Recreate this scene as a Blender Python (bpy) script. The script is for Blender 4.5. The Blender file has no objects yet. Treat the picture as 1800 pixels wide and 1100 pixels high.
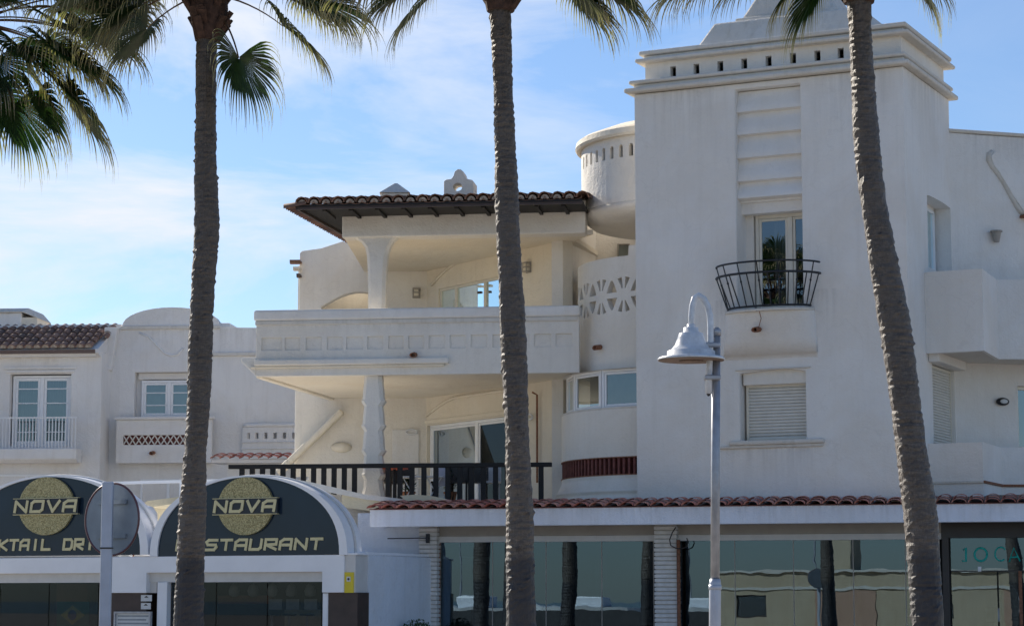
import bpy, bmesh, math, random
from mathutils import Vector, Matrix
R = math.radians
random.seed(7)
scene = bpy.context.scene
COL = scene.collection

# ------------------------------------------------------------------ camera
F = 4000.0                       # focal length in photograph pixels (1800 wide)
HOR = 1055.0                     # horizon row
PITCH = math.atan((HOR - 550) / F)
CAM = Vector((0, 0, 1.7))
cam = bpy.data.objects.new('camera', bpy.data.cameras.new('camera'))
COL.objects.link(cam)
cam.data.sensor_width = 36
cam.data.lens = F / 1800 * 36
cam.data.clip_end = 6000
cam.location = CAM
cam.rotation_euler = (math.pi / 2 + PITCH, 0, 0)
scene.camera = cam

# ------------------------------------------------------------------ light
SUN_EL, SUN_AZ = R(31), R(-37)
SUN_DIR = Vector((math.sin(SUN_AZ) * math.cos(SUN_EL), math.cos(SUN_AZ) * math.cos(SUN_EL), math.sin(SUN_EL)))
sun = bpy.data.objects.new('sun', bpy.data.lights.new('sun', 'SUN'))
COL.objects.link(sun)
sun.data.energy = 5.0
sun.data.angle = R(0.53)
sun.data.color = (1.0, .91, .78)
sun.rotation_euler = SUN_DIR.to_track_quat('Z', 'Y').to_euler()
sun.location = (0, 0, 60)

world = bpy.data.worlds.new('World')
scene.world = world
world.use_nodes = True
wt = world.node_tree
wt.nodes.clear()
def wn(t, **k):
    n = wt.nodes.new(t)
    for a, b in k.items(): setattr(n, a, b)
    return n
sky = wn('ShaderNodeTexSky', sky_type='NISHITA', sun_disc=False)
sky.sun_elevation = SUN_EL
sky.sun_rotation = SUN_AZ
sky.air_density = 1.0
sky.dust_density = 0.3
sky.ozone_density = 3.0
tc = wn('ShaderNodeTexCoord')
mp = wn('ShaderNodeMapping')
mp.inputs['Scale'].default_value = (.8, .8, 2.9)
mp.inputs['Rotation'].default_value = (0.0, R(17), R(8))
mp.inputs['Location'].default_value = (0.35, 0.1, 0.12)
nz = wn('ShaderNodeTexNoise')
nz.inputs['Scale'].default_value = 5.5
nz.inputs['Detail'].default_value = 9
nz.inputs['Roughness'].default_value = .6
nz.inputs['Distortion'].default_value = .5
rp = wn('ShaderNodeValToRGB')
rp.color_ramp.elements[0].position = .42
rp.color_ramp.elements[0].color = (0, 0, 0, 1)
rp.color_ramp.elements[1].position = .64
rp.color_ramp.elements[1].color = (.85, .85, .85, 1)
# cirrus thins out away from the sun side
dot = wn('ShaderNodeVectorMath', operation='DOT_PRODUCT')
dot.inputs[1].default_value = (math.sin(R(-22)), math.cos(R(-22)), .08)
mr = wn('ShaderNodeMapRange')
mr.inputs['From Min'].default_value = .84
mr.inputs['From Max'].default_value = 1.0
mr.inputs['To Min'].default_value = .12
mr.inputs['To Max'].default_value = 1.5
mul = wn('ShaderNodeMath', operation='MULTIPLY', use_clamp=True)
cl = wn('ShaderNodeMix', data_type='RGBA')
cl.inputs['B'].default_value = (7.3, 7.7, 8.5, 1)
bg = wn('ShaderNodeBackground')
bg.inputs[1].default_value = 0.080
wo = wn('ShaderNodeOutputWorld')
L = wt.links.new
L(tc.outputs['Generated'], mp.inputs[0]); L(mp.outputs[0], nz.inputs['Vector'])
L(nz.outputs[0], rp.inputs[0]); L(tc.outputs['Generated'], dot.inputs[0])
L(dot.outputs['Value'], mr.inputs['Value'])
L(rp.outputs[0], mul.inputs[0]); L(mr.outputs[0], mul.inputs[1])
tint = wn('ShaderNodeMix', data_type='RGBA', blend_type='MULTIPLY')
tint.inputs['Factor'].default_value = 1
tint.inputs['B'].default_value = (.88, .965, 1.10, 1)
L(sky.outputs[0], tint.inputs['A'])
L(tint.outputs['Result'], cl.inputs['A']); L(mul.outputs[0], cl.inputs['Factor'])
L(cl.outputs['Result'], bg.inputs[0]); L(bg.outputs[0], wo.inputs[0])

scene.view_settings.view_transform = 'Standard'
scene.view_settings.look = 'None'
scene.view_settings.gamma = 1
scene.view_settings.use_curve_mapping = False
scene.view_settings.exposure = 0.57
scene.cycles.max_bounces = 8
scene.cycles.transparent_max_bounces = 12
scene.cycles.use_denoising = True

# ------------------------------------------------------------------ geometry helpers
def ray(px, py):
    x, y = (px - 900) / F, (550 - py) / F
    c, s = math.cos(PITCH), math.sin(PITCH)
    return Vector((x, c - y * s, s + y * c))
def at(px, py, Y):
    d = ray(px, py)
    return CAM + d * (Y / d.y)
class Fr:
    """an upright plane: u to the right along the face, v out towards the street, z up"""
    def __init__(s, px, Y, a, O=None):
        a = R(a)
        s.O = O.copy() if O is not None else at(px, HOR, Y)
        s.O.z = 0
        s.U = Vector((math.cos(a), -math.sin(a), 0))
        s.N = Vector((-math.sin(a), -math.cos(a), 0))
    def w(s, u, v, z): return s.O + s.U * u + s.N * v + Vector((0, 0, z))
    def hit(s, px, py, v=0):
        d = ray(px, py)
        t = (v - (CAM - s.O).dot(s.N)) / d.dot(s.N)
        P = CAM + d * t
        return (P - s.O).dot(s.U), P.z
    def hitU(s, px, py, u=0):
        d = ray(px, py)
        t = (u - (CAM - s.O).dot(s.U)) / d.dot(s.U)
        P = CAM + d * t
        return (P - s.O).dot(s.N), P.z
    def side(s, u0):
        """mapper of the plane u=u0: the panel's x runs along -v (into the block)"""
        return lambda x, z, d: s.w(u0 - d, -x, z)
    def face(s, v0=0):
        return lambda x, z, d: s.w(x, v0 - d, z)
    def yaw(s): return math.atan2(s.U.y, s.U.x)

def wloc(o):
    p = Vector((0, 0, 0))
    while o is not None:
        p += o.location
        o = o.parent
    return p
def thing(name, label, cat, loc, group=None, kind=None):
    o = bpy.data.objects.new(name, None)
    COL.objects.link(o)
    o.location = loc
    o.empty_display_size = .3
    o['label'] = label; o['category'] = cat
    if group: o['group'] = group
    if kind: o['kind'] = kind
    return o
def link_mesh(name, me, mat, parent):
    if mat and not me.materials: me.materials.append(mat)
    o = bpy.data.objects.new(name, me)
    COL.objects.link(o)
    if parent: o.parent = parent
    return o
def place(name, me, mat, parent, M):
    """an instance of a shared mesh put at world matrix M"""
    o = link_mesh(name, me, mat, parent)
    if parent: M = Matrix.Translation(-wloc(parent)) @ M
    o.matrix_local = M
    return o
def frame_matrix(fr, u, v, z, tilt=0):
    M = Matrix.Translation(fr.w(u, v, z)) @ Matrix.Rotation(fr.yaw(), 4, 'Z')
    return M @ Matrix.Rotation(tilt, 4, 'X')      # local x along the face, local y into it, z up
def finish(name, bm, mat, parent, bevel=0, smooth=False, seg=2):
    bmesh.ops.recalc_face_normals(bm, faces=bm.faces)
    me = bpy.data.meshes.new(name)
    off = wloc(parent) if parent else Vector((0, 0, 0))
    for v in bm.verts: v.co -= off
    bm.to_mesh(me); bm.free()
    o = link_mesh(name, me, mat, parent)
    if smooth:
        me.polygons.foreach_set('use_smooth', [True] * len(me.polygons))
    if bevel:
        b = o.modifiers.new('bevel', 'BEVEL')
        b.width = bevel; b.segments = seg; b.limit_method = 'ANGLE'; b.angle_limit = R(40)
    return o
class MB:
    def __init__(s): s.v = []; s.f = []
    def add(s, vs, fs):
        n = len(s.v); s.v += [Vector(v) for v in vs]; s.f += [[i + n for i in f] for f in fs]; return s
    def hexa(s, p):
        return s.add(p, [(0, 1, 2, 3), (4, 7, 6, 5), (0, 4, 5, 1), (1, 5, 6, 2), (2, 6, 7, 3), (3, 7, 4, 0)])
    def box(s, fr, u0, u1, v0, v1, z0, z1):
        w = fr.w
        return s.hexa([w(u0, v0, z0), w(u1, v0, z0), w(u1, v1, z0), w(u0, v1, z0),
                       w(u0, v0, z1), w(u1, v0, z1), w(u1, v1, z1), w(u0, v1, z1)])
    def prism(s, pts, off):
        n = len(pts)
        a = [Vector(p) for p in pts]
        fs = [list(range(n)), list(range(2 * n - 1, n - 1, -1))]
        fs += [[i, (i + 1) % n, n + (i + 1) % n, n + i] for i in range(n)]
        return s.add(a + [p + Vector(off) for p in a], fs)
    def bar(s, p, q, w, h, up=Vector((0, 0, 1))):
        p, q = Vector(p), Vector(q)
        d = (q - p).normalized()
        x = d.cross(up)
        if x.length < 1e-3: x = d.cross(Vector((0, 1, 0)))
        x.normalize(); y = x.cross(d).normalized()
        x *= w / 2; y *= h / 2
        return s.hexa([p - x - y, p + x - y, p + x + y, p - x + y, q - x - y, q + x - y, q + x + y, q - x + y])
    def tube(s, pts, rad, n=8, cap=True):
        pts = [Vector(p) for p in pts]
        if not hasattr(rad, '__len__'): rad = [rad] * len(pts)
        b = len(s.v); X = None
        for i, p in enumerate(pts):
            d = (pts[min(i + 1, len(pts) - 1)] - pts[max(i - 1, 0)]).normalized()
            if X is None:
                X = d.cross(Vector((0, 0, 1)))
                if X.length < 1e-3: X = d.cross(Vector((0, 1, 0)))
            X = (X - d * X.dot(d)).normalized()
            Yv = d.cross(X)
            for k in range(n):
                a = 2 * math.pi * k / n
                s.v.append(p + (X * math.cos(a) + Yv * math.sin(a)) * rad[i])
        for i in range(len(pts) - 1):
            for k in range(n):
                k2 = (k + 1) % n
                s.f.append([b + i * n + k, b + i * n + k2, b + (i + 1) * n + k2, b + (i + 1) * n + k])
        if cap:
            s.f.append([b + k for k in range(n)][::-1])
            s.f.append([b + (len(pts) - 1) * n + k for k in range(n)])
        return s
    def lathe(s, c, prof, n=24, a0=0, a1=2 * math.pi, sx=1, sy=1):
        full = abs(a1 - a0 - 2 * math.pi) < 1e-6
        m = n if full else n + 1
        b = len(s.v)
        for r, z in prof:
            for k in range(m):
                a = a0 + (a1 - a0) * k / n
                s.v.append(Vector((c[0] + math.cos(a) * r * sx, c[1] + math.sin(a) * r * sy, c[2] + z)))
        for i in range(len(prof) - 1):
            for k in range(n):
                k2 = (k + 1) % m
                s.f.append([b + i * m + k, b + i * m + k2, b + (i + 1) * m + k2, b + (i + 1) * m + k])
        if full:
            s.f.append([b + k for k in range(m)][::-1])
            s.f.append([b + (len(prof) - 1) * m + k for k in range(m)])
        return s
    def build(s, name, mat, parent, bevel=0, smooth=False, seg=2):
        bm = bmesh.new()
        vs = [bm.verts.new(v) for v in s.v]
        for f in s.f:
            try: bm.faces.new([vs[i] for i in f])
            except ValueError: pass
        if smooth:
            bmesh.ops.remove_doubles(bm, verts=bm.verts, dist=1e-5)
        o = finish(name, bm, mat, parent, bevel, False, seg)
        if smooth:
            for p in o.data.polygons: p.use_smooth = len(p.vertices) <= 4
        return o

def panel(name, outline, holes, mapper, th, mat, parent, cuts=None, bevel=0, smooth=False):
    """a wall sheet of thickness th with real openings; mapper(x, z, depth) gives the world point"""
    bm = bmesh.new()
    for loop in [outline] + list(holes):
        vs = [bm.verts.new((x, z, 0)) for x, z in loop]
        for i in range(len(vs)): bm.edges.new((vs[i], vs[(i + 1) % len(vs)]))
    bmesh.ops.triangle_fill(bm, edges=bm.edges[:], use_beauty=True, use_dissolve=False)
    if cuts:
        for c in cuts:
            bmesh.ops.bisect_plane(bm, geom=bm.verts[:] + bm.edges[:] + bm.faces[:], plane_co=(c, 0, 0), plane_no=(1, 0, 0))
    bm.verts.index_update()
    V = [(v.co.x, v.co.y) for v in bm.verts]
    FS = [[v.index for v in f.verts] for f in bm.faces]
    BE = []
    for e in bm.edges:
        if len(e.link_faces) == 1:
            f = e.link_faces[0]
            ids = [v.index for v in f.verts]
            a, b = e.verts[0].index, e.verts[1].index
            if ids[(ids.index(a) + 1) % len(ids)] == b: a, b = b, a
            BE.append((a, b))
    bm.free()
    n = len(V)
    mb = MB()
    mb.add([mapper(x, z, 0) for x, z in V] + [mapper(x, z, th) for x, z in V],
           FS + [[i + n for i in f[::-1]] for f in FS] + [[a, b, b + n, a + n] for a, b in BE])
    return mb.build(name, mat, parent, bevel, smooth)
def rect(a, b, c, d): return [(a, c), (b, c), (b, d), (a, d)]
def mark(o, **k):
    for a, b in k.items(): o[a] = b
    return o

# ------------------------------------------------------------------ materials
def mat_new(name):
    m = bpy.data.materials.new(name); m.use_nodes = True
    t = m.node_tree; t.nodes.clear()
    o = t.nodes.new('ShaderNodeOutputMaterial')
    b = t.nodes.new('ShaderNodeBsdfPrincipled')
    t.links.new(b.outputs[0], o.inputs[0])
    return m, t, b, o
def noise(t, scale, detail=4, vec=None, rough=.55, stretch=None, dist=0):
    n = t.nodes.new('ShaderNodeTexNoise')
    n.inputs['Scale'].default_value = scale
    n.inputs['Detail'].default_value = detail
    n.inputs['Roughness'].default_value = rough
    n.inputs['Distortion'].default_value = dist
    g = t.nodes.new('ShaderNodeNewGeometry')
    src = g.outputs['Position']
    if vec is not None: src = vec
    if stretch:
        m = t.nodes.new('ShaderNodeMapping')
        m.inputs['Scale'].default_value = stretch
        t.links.new(src, m.inputs[0]); src = m.outputs[0]
    t.links.new(src, n.inputs['Vector'])
    return n.outputs[0]
def ramp(t, fac, stops):
    r = t.nodes.new('ShaderNodeValToRGB')
    e = r.color_ramp.elements
    while len(e) < len(stops): e.new(.5)
    for i, (p, c) in enumerate(stops):
        e[i].position = p
        e[i].color = (*c, 1) if len(c) == 3 else c
    t.links.new(fac, r.inputs[0])
    return r.outputs[0]
def mixc(t, fac, a, b, mode='MIX'):
    m = t.nodes.new('ShaderNodeMix'); m.data_type = 'RGBA'; m.blend_type = mode
    for s, v in (('Factor', fac), ('A', a), ('B', b)):
        i = m.inputs[s]
        if isinstance(v, (int, float)): i.default_value = v
        elif isinstance(v, tuple): i.default_value = (*v, 1)
        else: t.links.new(v, i)
    return m.outputs['Result']
def bump(t, b, h, strength, dist=.01):
    n = t.nodes.new('ShaderNodeBump')
    n.inputs['Strength'].default_value = strength
    n.inputs['Distance'].default_value = dist
    t.links.new(h, n.inputs['Height']); t.links.new(n.outputs[0], b.inputs['Normal'])
def stucco(name, col, dirt=.35):
    m, t, b, o = mat_new(name)
    big = noise(t, .7, 5)
    fine = noise(t, 9, 6, rough=.6)
    streak = noise(t, 3.0, 5, stretch=(2.2, 2.2, .16), rough=.6)
    d = tuple(c * .82 for c in col)
    c1 = mixc(t, ramp(t, big, [(.35, (0, 0, 0)), (.7, (1, 1, 1))]), col, (col[0] * .93, col[1] * .93, col[2] * .94))
    st = ramp(t, streak, [(.50, (0, 0, 0)), (.72, (dirt, dirt, dirt))])
    c2 = mixc(t, st, c1, (col[0] * .66, col[1] * .64, col[2] * .60))
    c3 = mixc(t, ramp(t, fine, [(.55, (0, 0, 0)), (.8, (.22, .22, .22))]), c2, d)
    patch = noise(t, .45, 6, rough=.62, dist=.8)
    c3 = mixc(t, ramp(t, patch, [(.44, (0, 0, 0)), (.60, (.32, .32, .32))]), c3, (col[0] * .86, col[1] * .80, col[2] * .72))
    hair = t.nodes.new('ShaderNodeTexVoronoi'); hair.feature = 'DISTANCE_TO_EDGE'; hair.inputs['Scale'].default_value = .55
    gg = t.nodes.new('ShaderNodeNewGeometry')
    wob = t.nodes.new('ShaderNodeVectorMath'); wob.operation = 'ADD'
    nn_ = t.nodes.new('ShaderNodeTexNoise'); nn_.inputs['Scale'].default_value = 2.5
    t.links.new(gg.outputs['Position'], nn_.inputs['Vector'])
    t.links.new(gg.outputs['Position'], wob.inputs[0]); t.links.new(nn_.outputs['Color'], wob.inputs[1])
    t.links.new(wob.outputs[0], hair.inputs['Vector'])
    hf = ramp(t, hair.outputs['Distance'], [(0, (.09, .09, .09)), (.010, (0, 0, 0))])
    c3 = mixc(t, hf, c3, (col[0] * .45, col[1] * .42, col[2] * .38))
    t.links.new(c3, b.inputs['Base Color'])
    b.inputs['Roughness'].default_value = .88
    b.inputs['Specular IOR Level'].default_value = .25
    a = t.nodes.new('ShaderNodeMath'); a.operation = 'ADD'
    n2 = noise(t, 2.6, 3)
    t.links.new(noise(t, 26, 5), a.inputs[0])
    m2 = t.nodes.new('ShaderNodeMath'); m2.operation = 'MULTIPLY'; m2.inputs[1].default_value = 3.0
    t.links.new(n2, m2.inputs[0]); t.links.new(m2.outputs[0], a.inputs[1])
    bump(t, b, a.outputs[0], .55, .02)
    return m
def plain(name, col, rough=.5, metal=0, spec=.5, var=.12, scale=6, bs=0):
    m, t, b, o = mat_new(name)
    n = noise(t, scale, 5)
    c = mixc(t, ramp(t, n, [(.35, (0, 0, 0)), (.7, (1, 1, 1))]), tuple(x * (1 + var) for x in col), tuple(x * (1 - var) for x in col))
    t.links.new(c, b.inputs['Base Color'])
    b.inputs['Roughness'].default_value = rough
    b.inputs['Metallic'].default_value = metal
    b.inputs['Specular IOR Level'].default_value = spec
    if bs: bump(t, b, noise(t, scale * 6, 4), bs)
    return m
def tilemat(name, cols, moss=.3):
    m, t, b, o = mat_new(name)
    oi = t.nodes.new('ShaderNodeObjectInfo')
    c = ramp(t, oi.outputs['Random'], [(i / (len(cols) - 1), k) for i, k in enumerate(cols)])
    c2 = mixc(t, ramp(t, noise(t, 11, 6, rough=.65), [(.48, (0, 0, 0)), (.75, (moss, moss, moss))]), c, (.10, .09, .075))
    c3 = mixc(t, ramp(t, noise(t, 23, 4), [(.62, (0, 0, 0)), (.75, (moss * .8,) * 3)]), c2, (.40, .38, .33))
    t.links.new(c3, b.inputs['Base Color'])
    b.inputs['Roughness'].default_value = .8
    bump(t, b, noise(t, 60, 4), .35)
    return m
def glass(name, refl, tint, gl=(1, 1, 1), rough=.0, wav=0, floor=0.0):
    m, t, b, o = mat_new(name)
    t.nodes.remove(b)
    lw = t.nodes.new('ShaderNodeFresnel'); lw.inputs[0].default_value = 1.5
    mx = t.nodes.new('ShaderNodeMath'); mx.operation = 'ADD'; mx.use_clamp = True; mx.inputs[1].default_value = refl
    t.links.new(lw.outputs[0], mx.inputs[0])
    g = t.nodes.new('ShaderNodeBsdfGlossy'); g.inputs['Color'].default_value = (*gl, 1); g.inputs['Roughness'].default_value = rough
    tr = t.nodes.new('ShaderNodeBsdfTransparent'); tr.inputs['Color'].default_value = (*tint, 1)
    s = t.nodes.new('ShaderNodeMixShader')
    t.links.new(mx.outputs[0], s.inputs[0]); t.links.new(tr.outputs[0], s.inputs[1]); t.links.new(g.outputs[0], s.inputs[2])
    t.links.new(s.outputs[0], o.inputs[0])
    if wav:
        n = t.nodes.new('ShaderNodeBump'); n.inputs['Strength'].default_value = wav; n.inputs['Distance'].default_value = .02
        t.links.new(noise(t, 1.3, 2), n.inputs['Height']); t.links.new(n.outputs[0], g.inputs['Normal'])
    return m
M = {}
M['white'] = stucco('stucco_white', (.82, .80, .76), .14)
M['warm'] = stucco('stucco_warm', (.82, .785, .715), .16)
M['cream'] = stucco('stucco_cream', (.82, .755, .63), .15)
M['trim'] = stucco('stucco_trim', (.70, .67, .61), .45)
M['town'] = stucco('stucco_town', (.80, .79, .77), .2)
M['fascia'] = stucco('stucco_fascia', (.80, .84, .92), .35)
M['nova_white'] = plain('white_painted_panel', (.84, .86, .90), .35, var=.04, scale=2)
M['nova_grey'] = plain('pale_grey_panel', (.62, .62, .61), .5, var=.05)
M['navy'] = plain('navy_sign_gloss', (.014, .030, .055), .06, spec=.35, var=.15, scale=1)
M['navy2'] = plain('dark_band', (.010, .016, .028), .3, var=.1)
def gold():
    m, t, b, o = mat_new('glitter_gold')
    v = t.nodes.new('ShaderNodeTexVoronoi'); v.inputs['Scale'].default_value = 62
    g = t.nodes.new('ShaderNodeNewGeometry'); t.links.new(g.outputs['Position'], v.inputs['Vector'])
    c = ramp(t, v.outputs['Color'], [(.2, (.22, .19, .08)), (.8, (.58, .52, .28))])
    t.links.new(c, b.inputs['Base Color']); b.inputs['Roughness'].default_value = .45; b.inputs['Metallic'].default_value = .35
    bump(t, b, v.outputs['Distance'], .8, .01)
    return m
M['gold'] = gold()
M['letter'] = plain('pale_gold_letters', (.62, .56, .33), .4, metal=.2, var=.08)
M['upvc'] = plain('white_window_frame', (.82, .83, .84), .35, var=.03)
M['cream_frame'] = plain('cream_window_frame', (.72, .68, .58), .45, var=.04)
M['shutter'] = plain('shutter_slats', (.66, .65, .60), .55, var=.05)
M['curtain'] = plain('grey_curtain', (.17, .17, .17), .9, var=.15, scale=3)
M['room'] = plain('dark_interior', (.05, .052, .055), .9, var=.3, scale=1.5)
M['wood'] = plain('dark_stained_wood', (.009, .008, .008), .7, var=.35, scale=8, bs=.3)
M['brown'] = plain('brown_cladding', (.055, .036, .030), .5, var=.2, scale=4)
M['iron'] = plain('black_wrought_iron', (.022, .026, .032), .5, metal=.3, var=.25, scale=14)
M['rust'] = plain('rusty_terracotta', (.23, .10, .055), .85, var=.4, scale=30, bs=.4)
M['galv'] = plain('galvanised_steel', (.36, .37, .40), .45, metal=.55, var=.16, scale=9)
M['sleeve'] = plain('pale_grey_metal_sleeve', (.46, .49, .56), .45, metal=.2, var=.10, scale=5)
M['lampwhite'] = plain('lamp_white_paint', (.64, .66, .69), .33, var=.14, scale=14)
M['lampin'] = plain('lamp_inner_rust', (.16, .11, .085), .7, var=.3, scale=12)
M['brick'] = plain('white_painted_brick', (.66, .65, .63), .8, var=.10, scale=7, bs=.3)
M['mortar'] = plain('grey_mortar', (.46, .44, .40), .9, var=.1)
M['redbrick'] = plain('red_clay_brick', (.17, .055, .045), .8, var=.3, scale=12, bs=.3)
M['beam_grey'] = plain('taupe_beam', (.34, .31, .27), .6, var=.10, scale=3)
M['bluewall'] = stucco('pale_blue_wall', (.72, .78, .86), .2)
M['tile_old'] = tilemat('old_clay_tile', [(.12, .065, .045), (.25, .125, .08), (.16, .09, .06), (.32, .17, .11), (.10, .07, .055)], .45)
M['tile_red'] = tilemat('red_clay_tile', [(.48, .16, .12), (.58, .24, .18), (.38, .125, .095), (.62, .30, .23), (.44, .21, .16)], .35)
M['tile_town'] = tilemat('weathered_tile', [(.21, .13, .10), (.34, .21, .16), (.26, .15, .11), (.14, .10, .085)], .35)
M['glass_shop'] = glass('shop_glass', .30, (.42, .48, .48), (.21, .30, .385), wav=.03)
M['glass_dark'] = glass('restaurant_glass', .0, (.60, .62, .62), (.5, .6, .7))
M['glass_tinted'] = glass('tinted_door_glass', .0, (.30, .33, .35), (.42, .5, .58))
M['glass_win'] = glass('window_glass', .16, (.55, .6, .6), (.85, .95, 1), wav=.05)
M['glass_blue'] = glass('mirror_window_glass', .72, (.3, .35, .4), (.80, .95, 1.0), wav=.03)
M['signgrey'] = plain('sign_back_grey', (.27, .30, .33), .5, metal=.4, var=.12, scale=5)
M['signred'] = plain('sign_red_edge', (.13, .055, .06), .4, var=.1)
M['yellow'] = plain('yellow_plastic', (.70, .56, .03), .5, var=.06)
M['black'] = plain('black_plastic', (.015, .015, .017), .4, var=.2)
M['paper'] = plain('printed_paper', (.62, .64, .64), .6, var=.06, scale=20)
M['flaggreen'] = plain('flag_green', (.01, .13, .045), .7, var=.1)
M['flagyellow'] = plain('flag_yellow', (.55, .46, .06), .7, var=.1)
M['flagblue'] = plain('flag_blue', (.01, .03, .16), .7, var=.1)
M['green_paint'] = plain('turquoise_window_paint', (.01, .42, .36), .6, var=.2, scale=30)
M['canvas'] = stucco('cream_coping', (.78, .70, .50), .3)
M['asphalt'] = plain('asphalt', (.055, .055, .057), .9, var=.2, scale=3, bs=.3)
M['paving'] = plain('pale_paving', (.38, .34, .29), .85, var=.12, scale=1.5, bs=.2)
M['kerb'] = plain('kerb_stone', (.34, .33, .31), .85, var=.1)
M['marking'] = plain('road_marking_paint', (.75, .75, .73), .7, var=.08)
M['beige'] = stucco('beige_promenade_wall', (.55, .46, .33), .35)
M['rosewall'] = stucco('rose_wall', (.52, .34, .25), .3)
M['hedge'] = plain('hedge_leaf', (.035, .075, .022), .6, var=.35, scale=9)
M['orange'] = plain('red_orange_plastic', (.55, .10, .05), .5, var=.1)
M['cloth'] = plain('pale_towel', (.50, .48, .52), .9, var=.15)
M['white_metal'] = plain('white_enamel', (.74, .75, .76), .4, var=.05)

def trunk_mat():
    m, t, b, o = mat_new('palm_bark')
    g = t.nodes.new('ShaderNodeNewGeometry')
    rings = noise(t, 1.0, 6, stretch=(9, 9, 60), rough=.75, dist=.7)
    fine = noise(t, 1.0, 5, stretch=(55, 55, 22), rough=.7)
    c = ramp(t, rings, [(.30, (.040, .029, .023)), (.50, (.10, .080, .066)), (.70, (.20, .165, .135))])
    c = mixc(t, ramp(t, fine, [(.40, (0, 0, 0)), (.70, (.75, .75, .75))]), c, (.055, .045, .038))
    c = mixc(t, ramp(t, noise(t, 1.6, 5, rough=.6), [(.42, (0, 0, 0)), (.66, (.45, .45, .45))]), c, (.15, .12, .095))
    c = mixc(t, ramp(t, noise(t, 7, 5, rough=.7), [(.60, (0, 0, 0)), (.68, (.8, .8, .8))]), c, (.022, .017, .015))
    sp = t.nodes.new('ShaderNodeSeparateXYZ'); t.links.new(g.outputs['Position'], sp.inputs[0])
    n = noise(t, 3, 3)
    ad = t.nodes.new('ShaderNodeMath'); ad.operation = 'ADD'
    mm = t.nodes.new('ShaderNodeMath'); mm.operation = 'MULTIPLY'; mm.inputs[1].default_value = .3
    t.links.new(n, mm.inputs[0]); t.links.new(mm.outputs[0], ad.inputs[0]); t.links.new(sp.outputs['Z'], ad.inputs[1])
    # darker, bluish bark tone on the lowest two metres
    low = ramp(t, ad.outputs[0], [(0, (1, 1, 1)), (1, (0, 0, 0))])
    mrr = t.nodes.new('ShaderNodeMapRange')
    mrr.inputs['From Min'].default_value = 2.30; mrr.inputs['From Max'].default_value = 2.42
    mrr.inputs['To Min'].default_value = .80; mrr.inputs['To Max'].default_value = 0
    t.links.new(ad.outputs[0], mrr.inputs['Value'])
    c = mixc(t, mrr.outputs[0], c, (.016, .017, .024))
    t.links.new(c, b.inputs['Base Color'])
    b.inputs['Roughness'].default_value = .5
    b.inputs['Specular IOR Level'].default_value = .55
    bump(t, b, fine, .8, .02)
    return m
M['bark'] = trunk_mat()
M['boot'] = plain('palm_boots', (.075, .040, .028), .85, var=.45, scale=14, bs=.6)
M['petiole'] = plain('palm_petiole', (.10, .055, .028), .5, var=.3, scale=8)
def leaf_mat():
    m, t, b, o = mat_new('palm_leaf')
    t.nodes.remove(b)
    at_ = t.nodes.new('ShaderNodeAttribute'); at_.attribute_name = 'tip'
    n = noise(t, 7, 3)
    c = ramp(t, n, [(.3, (.011, .030, .012)), (.7, (.032, .062, .022))])
    c = mixc(t, ramp(t, at_.outputs['Fac'], [(.60, (0, 0, 0)), (.86, (1, 1, 1))]), c, (.46, .38, .25))
    d = t.nodes.new('ShaderNodeBsdfDiffuse'); tr = t.nodes.new('ShaderNodeBsdfTranslucent')
    gl = t.nodes.new('ShaderNodeBsdfGlossy'); gl.inputs['Roughness'].default_value = .35
    gl.inputs['Color'].default_value = (.5, .5, .45, 1)
    t.links.new(c, d.inputs[0])
    ct = mixc(t, 1.0, c, (1.5, 1.9, .7), 'MULTIPLY')
    t.links.new(ct, tr.inputs[0])
    a = t.nodes.new('ShaderNodeMixShader'); a.inputs[0].default_value = .25
    t.links.new(d.outputs[0], a.inputs[1]); t.links.new(tr.outputs[0], a.inputs[2])
    e = t.nodes.new('ShaderNodeMixShader'); e.inputs[0].default_value = .12
    t.links.new(a.outputs[0], e.inputs[1]); t.links.new(gl.outputs[0], e.inputs[2])
    t.links.new(e.outputs[0], o.inputs[0])
    return m
M['leaf'] = leaf_mat()

# ------------------------------------------------------------------ ground, street
gf = Fr(900, 20, 16)
def sheet(name, u0, u1, v0, v1, z0, z1, mat, label=None):
    o = MB().box(gf, u0, u1, v0, v1, z0, z1).build(name, mat, None)
    o['kind'] = 'structure'
    return o
o = MB().add([(-3000, -3000, 0), (3000, -3000, 0), (3000, 3000, 0), (-3000, 3000, 0)], [(0, 1, 2, 3)]).build('ground', M['paving'], None); o['kind'] = 'structure'
sheet('road', -120, 120, -1.0, 8.5, -.2, .004, M['asphalt'])
sheet('pavement', -120, 120, -40, -1.15, -.2, .13, M['paving'])
sheet('kerb', -120, 120, -1.15, -1.0, -.2, .14, M['kerb'])
sheet('near_pavement', -120, 120, 8.65, 30, -.2, .13, M['paving'])
sheet('near_kerb', -120, 120, 8.5, 8.65, -.2, .14, M['kerb'])
mb = MB()
for i in range(-25, 25): mb.box(gf, i * 3, i * 3 + 1.4, 3.7, 3.82, 0, .008)
o = mb.build('road_markings', M['marking'], None); o['kind'] = 'structure'
o = MB().add([(-3000, -3000, .01), (3000, -3000, .01), (3000, -90, .01), (-3000, -90, .01)], [(0, 1, 2, 3)]).build('sea', plain('sea_water', (.02, .06, .09), .15, var=.2, scale=.3), None); o['kind'] = 'structure'

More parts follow.
